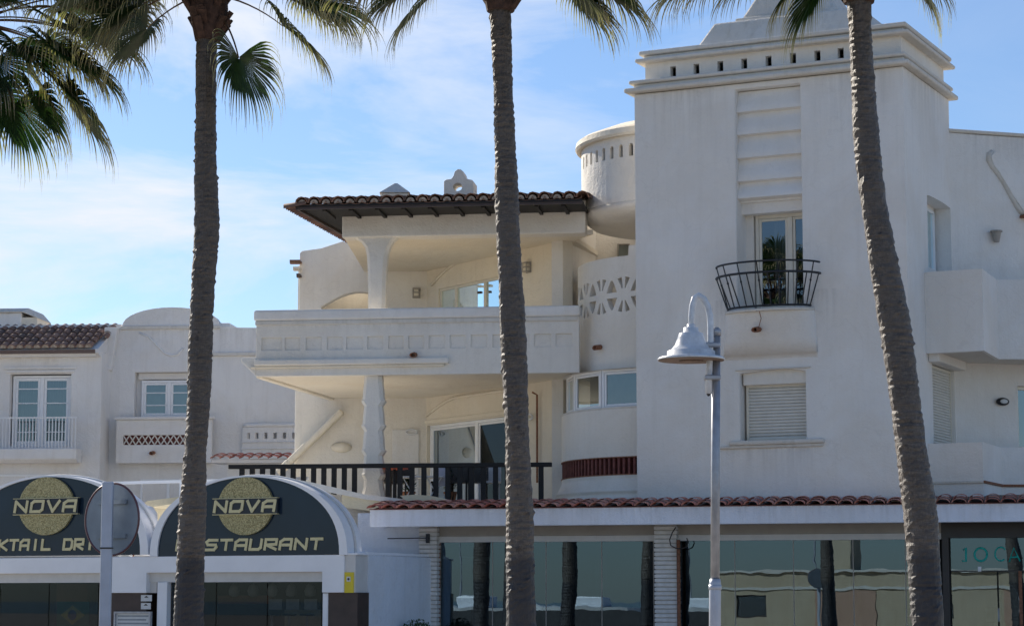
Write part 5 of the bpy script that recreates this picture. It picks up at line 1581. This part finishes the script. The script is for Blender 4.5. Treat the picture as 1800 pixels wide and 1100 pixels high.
# small tile eave
EF = Fr(372, 58.5, 5)
a_, b_ = EF.hit(372, 806), EF.hit(520, 803)
te = MB().box(EF, a_[0], b_[0], -.05, -.9, a_[1] - .10, a_[1] - .02).build('tile_eave', M['town'], town)
tile_roof(EF, a_[0] + .1, int((b_[0] - a_[0]) / .25), .25, .04, a_[1] - .02, R(12), 2, .38, T_RED, M['tile_red'], te)
MB().box(EF, a_[0] + .3, b_[0], -.5, -.8, 0, a_[1] - .1).build('eave_wall', M['town'], town)

# ================================================================== STREET LAMP
def street_lamp():
    Y = 24.0
    base = at(1253, HOR, Y); base.z = .13
    t_ = thing('street_lamp', 'grey steel street lamp with a white bell shade on a curved arm', 'street lamp', base)
    top = at(1258.5, 580, Y)
    ax = lambda z: Vector((base.x + (top.x - base.x) * (z - .13) / (top.z - .13), Y, z))
    zs = at(1253, 1022, Y).z
    r = 8.0 / 4032 * Y
    MB().tube([ax(zs), ax(3.0), top - Vector((0, 0, .06))], r, 16).build('pole', M['galv'], t_, smooth=True)
    MB().tube([top - Vector((0, 0, .06)), top, top + Vector((0, 0, .03))], [r * 1.15, r * 1.15, r * .6], 16).build('pole_cap', M['galv'], t_, smooth=True)
    MB().tube([ax(.13), ax(zs - .02), ax(zs + .03)], [r * 1.3, r * 1.3, r * 1.15], 16).build('pole_sleeve', M['sleeve'], t_, smooth=True)
    MB().tube([ax(zs - .08), ax(zs - .03)], r * 1.42, 16).build('collar', M['sleeve'], t_, smooth=True)
    # arm: vertical tube on the pole's left, rising to an arch and coming down onto the shade
    P = lambda px, py, dy=-.06: at(px, py, Y + dy)
    pts_ = [P(1245.5, 692), P(1247, 640), P(1249, 600), P(1249, 575), P(1248, 555), P(1244, 538), P(1237, 525), P(1228, 519), P(1221, 524), P(1217, 538), P(1215.5, 556), P(1215, 580)]
    MB().tube(pts_, .034, 12).build('arm', M['lampwhite'], t_, smooth=True)
    MB().tube([P(1215, 570), P(1215, 584)], .045, 12).build('arm_socket', M['lampwhite'], t_, smooth=True)
    MB().tube([P(1245.5, 690), P(1245.5, 696)], [.030, .01], 10).build('arm_end', M['black'], t_, smooth=True)
    for py in (607, 664):
        c = P(1252, py, -.03)
        MB().box(Fr(0, 0, 0, Vector((c.x, c.y, 0))), -.085, .085, .09, -.07, c.z - .025, c.z + .025).build('clamp', M['galv'], t_, bevel=.012)
    c = P(1215, 633)
    k = Y / 4032
    prof = [(59.5 * k, -.0), (60 * k, .012), (57 * k, .03), (43 * k, .045), (42.5 * k, .095), (37 * k, .105), (29 * k, .16), (24 * k, .235), (21.5 * k, .285), (20 * k, .29), (14 * k, .295), (13 * k, .345), (8 * k, .355), (5 * k, .36)]
    MB().lathe(c, prof, 40).build('shade', M['lampwhite'], t_, smooth=True)
    MB().lathe(c, [(58.6 * k, -.004), (40 * k, .02), (15 * k, .03), (.01, .03)], 32).build('shade_inside', M['lampin'], t_, smooth=False)
    MB().lathe(c + Vector((0, 0, .0)), [(22 * k, -.006), (20 * k, -.02), (8 * k, -.028)], 20).build('lens', M['lampin'], t_, smooth=True)
    e = t_.children
    return t_
street_lamp()
# back of a round road sign
def road_sign():
    Y = 18.7
    b = at(185, HOR, Y); b.z = .13
    t_ = thing('road_sign', 'back of a round grey road sign on a square steel post at left', 'sign', b)
    top = at(187, 846, Y)
    fr_ = Fr(0, 0, 0, Vector((b.x, b.y, 0)))
    MB().box(fr_, -.046, .046, .02, -.04, .13, top.z).build('post', M['sleeve'], t_, bevel=.012)
    c = at(191, 911, Y + .0)
    rz = 64 / 4032 * Y
    ang = R(-33)
    S_ = Vector((math.cos(ang), math.sin(ang), 0)); Nn = Vector((-math.sin(ang), math.cos(ang), 0))
    c = c + Vector((0, .055, 0)) + Vector((0, .10, 0))
    ring = [c + S_ * rz * math.cos(R(9 * k)) + Vector((0, 0, rz * math.sin(R(9 * k)))) for k in range(40)]
    MB().prism(ring, Nn * .012).build('disc', M['signgrey'], t_)
    MB().tube(ring + [ring[0]], .009, 6, cap=False).build('rim', M['signred'], t_, smooth=True)
    for dz in (-.14, .14):
        MB().bar(c - S_ * .16 + Vector((0, -.015, dz)), c + S_ * .16 + Vector((0, -.015, dz)), .02, .035).build('rail', M['signgrey'], t_)
    MB().box(fr_, -.05, .05, .026, -.05, at(185, 964, Y).z, at(185, 964, Y).z + .012).build('strap', M['black'], t_)
road_sign()

# ================================================================== PALMS
def frond_mesh(elev, pet, L_, seed, nseg=54, droop=1.0, spread=128):
    rnd = random.Random(seed)
    vs, fs, tips = [], [], []
    # petiole
    pts_ = []; p = Vector((0, 0, 0)); a = R(elev)
    n = 7
    for i in range(n + 1):
        pts_.append(p.copy())
        a2 = a - R(26) * droop * (i / n)
        p = p + Vector((math.cos(a2), 0, math.sin(a2))) * pet / n
    a_end = a - R(26) * droop
    for i, q in enumerate(pts_):
        w_ = .030 - .014 * i / n; b = len(vs)
        vs += [q + Vector((0, -w_, 0)), q + Vector((0, w_, 0)), q + Vector((0, 0, -w_ * .7)), q + Vector((0, 0, w_ * .3))]
        tips += [0] * 4
        if i:
            for (x, y) in ((0, 2), (2, 1), (1, 3), (3, 0)): fs.append((b - 4 + x, b - 4 + y, b + y, b + x))
    npet = len(fs)
    P0 = pts_[-1]
    D = Vector((math.cos(a_end), 0, math.sin(a_end))); S_ = Vector((0, 1, 0)); U_ = D.cross(S_) * -1
    if U_.z < 0: U_ = -U_
    dth = 2 * spread / nseg
    for i in range(nseg):
        th = R(-spread + (i + .5) * dth)
        l = L_ * (1 - .22 * (abs(th) / R(spread)) ** 2) * rnd.uniform(.90, 1.08)
        d0 = (D * math.cos(th) + S_ * math.sin(th) + U_ * (.22 - .10 * math.cos(th))).normalized()
        side = (-D * math.sin(th) + S_ * math.cos(th)).normalized()
        rs = [0.02, .30, .56, .67, .77, .86, .94, 1.0]
        p = P0.copy(); prev = 0; d = d0.copy(); b = len(vs)
        hang = rnd.uniform(.75, 1.35)
        for j, r_ in enumerate(rs):
            st = (r_ - prev) * l; prev = r_
            if r_ > .5:
                g = (r_ - .40) * 1.6 * droop * hang
                d = (d + Vector((rnd.uniform(-.05, .05), rnd.uniform(-.05, .05), -1)) * g * .62).normalized()
            p = p + d * st
            wid = 2 * r_ * l * math.tan(R(dth) / 2) if r_ < .57 else 2 * .56 * l * math.tan(R(dth) / 2) * (1 - (r_ - .56) / .44) ** .8 * .8
            wid = max(wid, .003)
            nrm = d.cross(side).normalized()
            s2 = side
            fold = .30 * wid
            vs += [p - s2 * wid / 2, p - nrm * fold, p + s2 * wid / 2]
            tips += [r_] * 3
            if j:
                o_ = b + (j - 1) * 3
                fs += [(o_, o_ + 1, o_ + 4, o_ + 3), (o_ + 1, o_ + 2, o_ + 5, o_ + 4)]
        # loose fibre hanging from the tip
        if rnd.random() < .55:
            o_ = len(vs); q = p - d * .05
            dn = Vector((rnd.uniform(-.12, .12), rnd.uniform(-.12, .12), -1)).normalized() * rnd.uniform(.10, .28)
            vs += [q, q + Vector((.004, .004, 0)), q + dn + Vector((.002, 0, 0))]; tips += [1, 1, 1]
            fs.append((o_, o_ + 1, o_ + 2))
    me = bpy.data.meshes.new('frond')
    me.from_pydata([tuple(v) for v in vs], [], fs); me.update()
    me.materials.append(M['leaf']); me.materials.append(M['petiole'])
    for k in range(npet): me.polygons[k].material_index = 1
    at_ = me.attributes.new('tip', 'FLOAT', 'POINT')
    at_.data.foreach_set('value', tips)
    return me
FV = {}
def frond(el, seed=0, pet=1.05, L_=.95):
    k = (el, seed, pet, L_)
    if k not in FV: FV[k] = frond_mesh(el, pet, L_, 100 + seed * 7 + int(el), droop=1.0)
    return FV[k]
def palm(name_label, path, rads, hub, fronds, group, seed=0, parent_boot=True):
    base = Vector((path[0].x, path[0].y, .13))
    rnd = random.Random(seed)
    t_ = thing('palm_tree', name_label, 'palm tree', base, group)
    # trunk with ring scars: resample the path densely
    from itertools import accumulate
    pts_ = [p.copy() for p in path]
    fine_p, fine_r = [], []
    N_ = 0
    for i in range(len(pts_) - 1):
        p0 = pts_[max(i - 1, 0)]; p1 = pts_[i]; p2 = pts_[i + 1]; p3 = pts_[min(i + 2, len(pts_) - 1)]
        n = max(2, int((p2 - p1).length / .035))
        for k in range(n):
            t = k / n
            q = .5 * ((2 * p1) + (-p0 + p2) * t + (2 * p0 - 5 * p1 + 4 * p2 - p3) * t * t + (-p0 + 3 * p1 - 3 * p2 + p3) * t ** 3)
            fine_p.append(q)
            fine_r.append(rads[i] + (rads[i + 1] - rads[i]) * t)
    fine_p.append(pts_[-1]); fine_r.append(rads[-1])
    mb = MB(); n = 22
    ph = 0
    for i, (p, r_) in enumerate(zip(fine_p, fine_r)):
        if i % 3 == 0: ring_w = rnd.uniform(.001, .006)
        saw = (i % 2) * ring_w + rnd.uniform(-.004, .004) + .010 * math.sin(i * .037 + seed) + .006 * math.sin(i * .11)
        tw = rnd.uniform(0, 6.28) if i % 5 == 0 else tw if i else 0
        for k in range(n):
            a = 2 * math.pi * k / n
            rr = r_ * (1 + .03 * math.sin(3 * a + i * .05 + seed)) + saw - .004 + rnd.uniform(-.006, .006) + (.018 if rnd.random() < .010 else 0) + .003 * math.sin(2 * a + tw)
            mb.v.append(p + Vector((math.cos(a) * rr, math.sin(a) * rr, 0)))
    for i in range(len(fine_p) - 1):
        for k in range(n):
            j = (k + 1) % n
            mb.f.append([i * n + k, i * n + j, (i + 1) * n + j, (i + 1) * n + k])
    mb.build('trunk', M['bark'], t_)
    # boots (old leaf bases)
    bt = MB()
    for k in range(60):
        a = rnd.uniform(0, 2 * math.pi); z = rnd.uniform(-.62, .35); r_ = .16 + .12 * (z + .62)
        p = hub + Vector((math.cos(a) * r_, math.sin(a) * r_, z))
        q = p + Vector((math.cos(a) * .14, math.sin(a) * .14, .16 + rnd.uniform(0, .1)))
        bt.bar(p, q, .10, .035)
    bt.tube([hub + Vector((0, 0, -.62)), hub + Vector((0, 0, -.2)), hub + Vector((0, 0, .35))], [.17, .26, .22], 14)
    bt.build('leaf_bases', M['boot'], t_)
    for (azd, el, sd, pet, L_, dz) in fronds:
        me = frond(el, sd, pet, L_)
        Mx = Matrix.Translation(hub + Vector((math.cos(R(azd)) * .15, math.sin(R(azd)) * .15, dz))) @ Matrix.Rotation(R(azd), 4, 'Z')
        place('frond', me, None, t_, Mx)
    return t_
def px_path(lst, Y, topz=None):
    """trunk centre line from the photograph rows at distance Y, then down to the ground"""
    P = [at(x, y, Y) for x, y, w_ in lst]
    r = [w_ / 2 / 4032 * Y for x, y, w_ in lst]
    low = P[0]
    d = P[0] - P[1]
    k = (low.z - .12) / max(.2, abs(d.z)) * .5
    foot = Vector((low.x + d.x * k, Y, .10))
    return [foot] + P, [r[0] * 1.25] + r
rnd = random.Random(5)
def rand_crown(n, seed, emin=12, emax=80):
    r_ = random.Random(seed); out = []
    for i in range(n):
        el = int(round((emin + (emax - emin) * ((i + .5) / n) ** 1.0) / 8) * 8)
        out.append(((i * 137.5 + r_.uniform(-14, 14)) % 360, el, r_.randint(0, 1), 1.05, .95, .1 + .25 * (i / n)))
    return out
PG = 'tall fan palms along the street'
Y1, Y2, Y3 = 29.3, 27.2, 25.0
p1 = [(331, 1100, 53), (335, 1000, 50), (339, 900, 49), (343, 800, 45), (349, 700, 44), (352, 600, 43), (357, 500, 42), (364, 400, 41), (362, 300, 39), (362, 150, 38), (363, 60, 40), (367, -20, 42)]
p2 = [(917, 1100, 55), (915, 1000, 53), (914, 900, 50), (910, 800, 48), (906, 700, 45), (902, 600, 44), (898, 500, 42), (893, 400, 41), (890, 300, 38), (884, 150, 39), (880, 50, 39), (878, -20, 40)]
p3 = [(1632, 1100, 62), (1625, 1000, 62), (1618, 900, 60), (1603, 800, 56), (1590, 700, 54), (1577, 600, 52), (1565, 525, 52), (1552, 450, 51), (1529, 300, 46), (1517, 150, 47), (1511, 40, 47), (1508, -30, 48)]
pa, ra = px_path(p1, Y1)
hub1 = at(367, -8, Y1)
m1 = [(176, -22, 0, .8, 1.0, 0), (164, -6, 1, 1.1, 1.0, .1), (-4, -16, 0, .95, 1.05, 0), (-20, -2, 1, 1.2, 1.1, .1), (196, 4, 1, 1.25, 1.05, .1), (12, 6, 0, 1.3, 1.1, .1), (-8, 14, 0, 1.05, 1.0, .2), (0, 0, 1, 1.1, .95, .1), (-25, 20, 0, 1.0, .95, .2), (-34, -50, 0, .80, 1.0, -.22), (-120, 24, 1, .95, .85, .2), (188, -8, 0, .75, .9, .1), (172, 8, 1, 1.0, .9, .15), (20, 30, 0, 1.1, .95, .2), (200, 30, 0, 1.1, .95, .2), (-60, 44, 1, 1.0, .9, .2), (150, 20, 1, 1.05, .95, .2)]
palm('fan palm at left, its trunk passing in front of the RESTAURANT sign', pa, ra, hub1, m1 + rand_crown(22, 1, 36, 80), PG, 1)
pa, ra = px_path(p2, Y2)
hub2 = at(880, -66, Y2)
m2 = [(190, -22, 1, .8, 1.0, 0), (8, 0, 0, .8, 1.0, .1), (-22, -18, 1, .8, .95, .05), (168, 4, 0, 1.4, 1.05, .1), (-30, 10, 0, 1.2, 1.0, .1), (-4, -8, 0, 1.1, 1.05, .05), (-14, 2, 1, 1.05, 1.0, .2), (8, -16, 1, .9, .95, 0), (184, -10, 1, 1.05, .95, .05), (176, 0, 0, .8, .9, .1), (170, 20, 0, 1.0, .9, .2), (205, 22, 1, 1.05, .9, .2), (12, 26, 0, 1.0, .9, .2)]
palm('fan palm in the middle, in front of the long balcony', pa, ra, hub2, m2 + rand_crown(22, 2, 40, 80), PG, 2)
pa, ra = px_path(p3, Y3)
hub3 = at(1508, -88, Y3)
m3 = [(204, -10, 1, 1.0, 1.0, .05), (186, -4, 0, 1.6, 1.05, .1), (-14, -30, 0, .5, .85, .0), (196, -40, 0, .55, .90, -.05), (188, -24, 1, .5, .85, .0), (182, 8, 1, 1.3, 1.0, .1), (172, -2, 0, 1.3, .95, .15), (-6, -18, 1, .5, .8, .05), (20, 24, 0, 1.0, .9, .2), (210, 30, 1, 1.0, .9, .2)]
palm('leaning fan palm at right, beside the street lamp and the tower', pa, ra, hub3, m3 + rand_crown(20, 3, 40, 80), PG, 3)
# fourth palm just outside the left edge; its fronds fill the upper left corner
Y0 = 31.4
h0 = at(-58, 55, Y0)
pth = [Vector((h0.x - .25, Y0, .1)), Vector((h0.x - .22, Y0, 3)), Vector((h0.x - .1, Y0, 6)), Vector((h0.x, Y0, h0.z - .3))]
m0 = [(-30, -46, 0, 1.4, 1.15, 0), (-60, -56, 1, 1.1, 1.1, 0), (16, -24, 1, 1.6, 1.2, 0), (-16, 20, 1, 1.9, 1.2, .1), (8, 30, 0, 1.9, 1.2, .2), (-6, -20, 0, 1.1, 1.2, .0), (-12, -36, 1, 1.35, 1.1, 0), (10, -8, 1, 1.5, 1.1, .1), (-22, -10, 0, 1.45, 1.1, .1), (4, 4, 0, 1.6, 1.15, .15), (-4, 14, 1, 1.7, 1.1, .2), (0, -8, 0, 1.15, 1.1, .1), (-18, 4, 1, 1.25, 1.0, .15), (14, 10, 0, 1.3, 1.0, .15), (-34, -16, 1, 1.0, .95, .1), (-8, 22, 1, 1.35, 1.0, .2), (30, 26, 0, 1.25, 1.0, .2), (-50, -34, 0, .9, .9, .05), (6, -30, 1, .95, .95, .05), (-28, 34, 0, 1.3, 1.0, .25), (2, 36, 1, 1.4, 1.0, .25), (48, 8, 0, 1.2, 1.0, .1), (-70, 12, 1, 1.1, .95, .1)]
palm('fan palm whose trunk stands outside the left edge, fronds filling the upper left corner', pth, [.24, .21, .19, .18], h0, m0 + rand_crown(18, 4, 40, 80), PG, 4)
# more palms of the same row and promenade, left of the view: they show in the shop glass
for i, (x_, y_, lab) in enumerate(((-10.6, 25, 'fan palm mirrored as the left of two trunks in the shop glass'), (-9.2, 24, 'fan palm mirrored as the right of two trunks in the shop glass'), (-8.3, 20, 'thick fan palm mirrored right of the street lamp pole'), (-7.0, 20.8, 'slim fan palm mirrored at the right end of the shop glass'))):
    pth = [Vector((x_, y_, .1)), Vector((x_ + .15, y_, 3)), Vector((x_ - .1, y_, 6)), Vector((x_, y_, 9.2))]
    palm(lab, pth, [.25, .21, .2, .18], Vector((x_, y_, 9.5)), rand_crown(24, 10 + i, 20, 80), PG, 10 + i)

# shrub in front of the end wall
def shrub(px, py, Y, r_, lab):
    P = at(px, HOR, Y); P.z = .13
    top = at(px, py, Y).z
    t_ = thing('shrub', lab, 'plant', P)
    MB().tube([P, P + Vector((0, 0, top - r_ * 1.2 - .13))], .03, 6).build('stem', M['boot'], t_)
    mb = MB(); r2 = random.Random(3)
    for k in range(900):
        d = Vector((r2.gauss(0, 1), r2.gauss(0, 1), r2.gauss(0, 1))).normalized() * r_ * r2.uniform(.5, 1.0)
        c = Vector((P.x, P.y, top - r_)) + d
        a = Vector((r2.uniform(-1, 1), r2.uniform(-1, 1), r2.uniform(-1, 1))).normalized() * .035
        b = a.cross(Vector((r2.uniform(-1, 1), r2.uniform(-1, 1), 1))).normalized() * .018
        mb.add([c - a, c - b, c + a, c + b], [(0, 1, 2, 3)])
    mb.build('foliage', M['hedge'], t_)
shrub(733, 1086, 43.5, .34, 'small clipped round shrub in front of the blue-grey end wall')

# ================================================================== promenade building behind the viewer (seen in the glass)
Q = Fr(0, 0, 0, Vector((-40.5, -17, 0)))
Q.U = Vector((1, .03, 0)).normalized(); Q.N = Vector((-Q.U.y, Q.U.x, 0)) 
prom = thing('promenade_building', 'low beige promenade building mirrored in the shop glass', 'building', Q.O)
wins = [rect(20 + 9 * k, 21.6 + 9 * k, .9, 2.0) for k in range(5)]
panel('wall', rect(19, 62, 0, 3.0), wins, Q.face(0), .3, M['beige'], prom)
for k in range(5): window('window', Q.face(0), 20 + 9 * k, 21.6 + 9 * k, .9, 2.0, .1, prom, M['brown'], M['glass_win'], back=True)
MB().box(Q, 19, 62, .08, -.01, 2.2, 2.32).build('string_course', M['trim'], prom)
for k in range(4): MB().box(Q, 24 + 9 * k, 27 + 9 * k, .05, -.01, 0, 2.15).build('rose_panel', M['rosewall'], prom)
MB().box(Q, 18.8, 62.2, .2, -8, 3.0, 3.12).build('roof_slab', M['trim'], prom)
MB().box(Q, 24, 25.4, -1, -2.4, 3.12, 5.0).build('chimney', M['beige'], prom, bevel=.05)
MB().box(Q, 19, 62, -7.6, -8, 0, 2.99).build('rear_wall', M['beige'], prom)
MB().box(Q, 19.01, 19.3, -.3, -7.6, 0, 2.99).build('end_wall', M['beige'], prom)
MB().box(Q, 61.7, 61.99, -.3, -7.6, 0, 2.99).build('end_wall', M['beige'], prom)
o = MB().box(Q, -60, 18, -25, -26, 0, 1.1).build('harbour_wall', M['asphalt'], None)
mark(o, label='long low harbour wall mirrored in the left part of the shop glass', category='wall')

# ================================================================== goods inside the shop, plants on the terrace
def pot_plant(px, v, lab, hgt=.55):
    u = B.hit(px, 850, v)[0]; P = B.w(u, v, zfl)
    t_ = thing('potted_plant', lab, 'plant', P)
    MB().lathe(P, [(.09, 0), (.13, .22), (.15, .22), (.15, .26), (.10, .26)], 14).build('pot', M['rust'], t_)
    mb = MB(); r_ = random.Random(px)
    for k in range(160):
        a = r_.uniform(0, 6.28); h_ = r_.uniform(.1, 1) * hgt; rr = r_.uniform(.02, .20)
        c = P + Vector((math.cos(a) * rr, math.sin(a) * rr, .26 + h_))
        d = Vector((math.cos(a), math.sin(a), r_.uniform(-.3, .8))).normalized() * .06
        q = d.cross(Vector((0, 0, 1))).normalized() * .022
        mb.add([c - d, c - q, c + d, c + q], [(0, 1, 2, 3)])
    mb.build('foliage', M['hedge'], t_)
pot_plant(792, -1.2, 'leafy potted plant behind the dark railing, right of the folding table')
pot_plant(718, -1.0, 'small potted plant behind the dark railing near the wavy column', .35)

# ================================================================== water stains on the plaster
def stain_mat():
    m, t, b, o = mat_new('water_stain')
    b.inputs['Base Color'].default_value = (.20, .165, .12, 1); b.inputs['Roughness'].default_value = .95
    g = t.nodes.new('ShaderNodeTexCoord'); sp = t.nodes.new('ShaderNodeSeparateXYZ')
    t.links.new(g.outputs['UV'], sp.inputs[0])
    st = ramp(t, noise(t, 1.0, 5, stretch=(9, 9, .55), rough=.65), [(.42, (0, 0, 0)), (.72, (1, 1, 1))])
    def mth(op, a, c):
        n = t.nodes.new('ShaderNodeMath'); n.operation = op; n.use_clamp = True
        for i, v in enumerate((a, c)):
            if isinstance(v, (int, float)): n.inputs[i].default_value = v
            else: t.links.new(v, n.inputs[i])
        return n.outputs[0]
    f = mth('POWER', sp.outputs['Y'], 1.6)
    x = sp.outputs['X']
    e = mth('MULTIPLY', mth('MULTIPLY', x, mth('SUBTRACT', 1.0, x)), 6.0)
    a = mth('MULTIPLY', mth('MULTIPLY', st, f), mth('MULTIPLY', e, .16))
    tr = t.nodes.new('ShaderNodeBsdfTransparent'); mx = t.nodes.new('ShaderNodeMixShader')
    t.links.new(a, mx.inputs[0]); t.links.new(tr.outputs[0], mx.inputs[1]); t.links.new(b.outputs[0], mx.inputs[2])
    t.links.new(mx.outputs[0], o.inputs[0])
    return m
M['stain'] = stain_mat()
def stain(mp, x0, x1, z0, z1, parent, d=-.006):
    o = MB().add([mp(x0, z0, d), mp(x1, z0, d), mp(x1, z1, d), mp(x0, z1, d)], [(0, 1, 2, 3)]).build('water_stain', M['stain'], parent)
    uv = o.data.uv_layers.new(name='UVMap')
    off = wloc(parent)
    p0 = Vector(mp(x0, z0, d)); dx = Vector(mp(x1, z0, d)) - p0
    for l in o.data.loops:
        w = o.data.vertices[l.vertex_index].co + off
        uv.data[l.index].uv = ((w - p0).dot(dx) / dx.length_squared, (w.z - z0) / (z1 - z0))
f0 = T.face(0)
stain(f0, hu(1262, 785), hu(1455, 785), sz0 - 1.15, sz0 - .15, bld)
stain(f0, uL + .1, nu0 - .1, zc - 1.6, zc, bld)
stain(f0, nu1 + .1, -.1, zc - 1.9, zc, bld)
stain(f0, nu0 - .6, nu0 - .02, nz_b - 1.6, nz_b + .2, bld)
stain(f0, nu1 + .02, nu1 + .8, nz_b - 1.3, nz_b + .3, bld)
stain(T.side(.004), .1, TD - .1, zc - 1.4, zc, bld)
stain(W.face(-.003), .1, wu1 - .2, wz - 1.2, wz, bld)
bf = B.face(0)
stain(bf, bu0 + .1, bu1 - .1, zq1 + .02, BZ(568), bld, -.004)
us = B.hit(728, 623)[0]
stain(bf, us - .22, us + .22, zbot + .02, BZ(640) - .08, bld, -.004)
stain(Lf.face(v1), le0 + 2, bu - .1, LZ(655, v1), LZ(621, v1), town)
stain(Lf.face(0), gA, gC - .2, LZ(655), LZ(580), town)
stain(S.face(0), s0 + .1, s1 - .5, zf0, zf1, shop, -.004)

# ================================================================== boats beyond the harbour wall (mirrored), more terrace furniture
for i, lab in enumerate(('first', 'second', 'third', 'fourth')):
    u0_ = -14 + i * 8.5; v0_ = -33
    t_ = thing('moored_boat', f'white moored boat with bare mast, {lab} from the right in the shop glass reflection', 'boat', Q.w(u0_, v0_, 0), 'boats moored beyond the harbour wall')
    sec = [(-3.6, .25, 1.5), (-2.6, 1.1, 1.35), (0, 1.35, 1.25), (3.0, 1.15, 1.25), (3.6, 1.0, 1.25)]
    mb = MB()
    for x, w_, h_ in sec:
        for y, z in ((-w_, h_), (-w_ * .6, .1), (w_ * .6, .1), (w_, h_)): mb.v.append(Q.w(u0_ + x, v0_ + y, z))
    for k in range(4):
        for j in range(4):
            j2 = (j + 1) % 4
            mb.f.append([k * 4 + j, k * 4 + j2, (k + 1) * 4 + j2, (k + 1) * 4 + j])
    mb.f += [[0, 1, 2, 3], [16, 17, 18, 19]]
    mb.build('hull', M['white_metal'], t_)
    MB().box(Q, u0_ - .8, u0_ + 1.6, v0_ + .7, v0_ - .7, 1.25, 1.95).build('cabin', M['nova_white'], t_, bevel=.1)
    MB().tube([Q.w(u0_ - .9, v0_, 1.2), Q.w(u0_ - .9, v0_, 7.5 + i % 2)], .05, 6).build('mast', M['galv'], t_)
chair(700, 'dark terrace chair nearest the wavy column, left of the folding table', M['black'])
chair(838, 'black terrace chair in front of the dark sliding door', M['black'])
chair(778, 'dark terrace chair just right of the folding table', M['wood'])
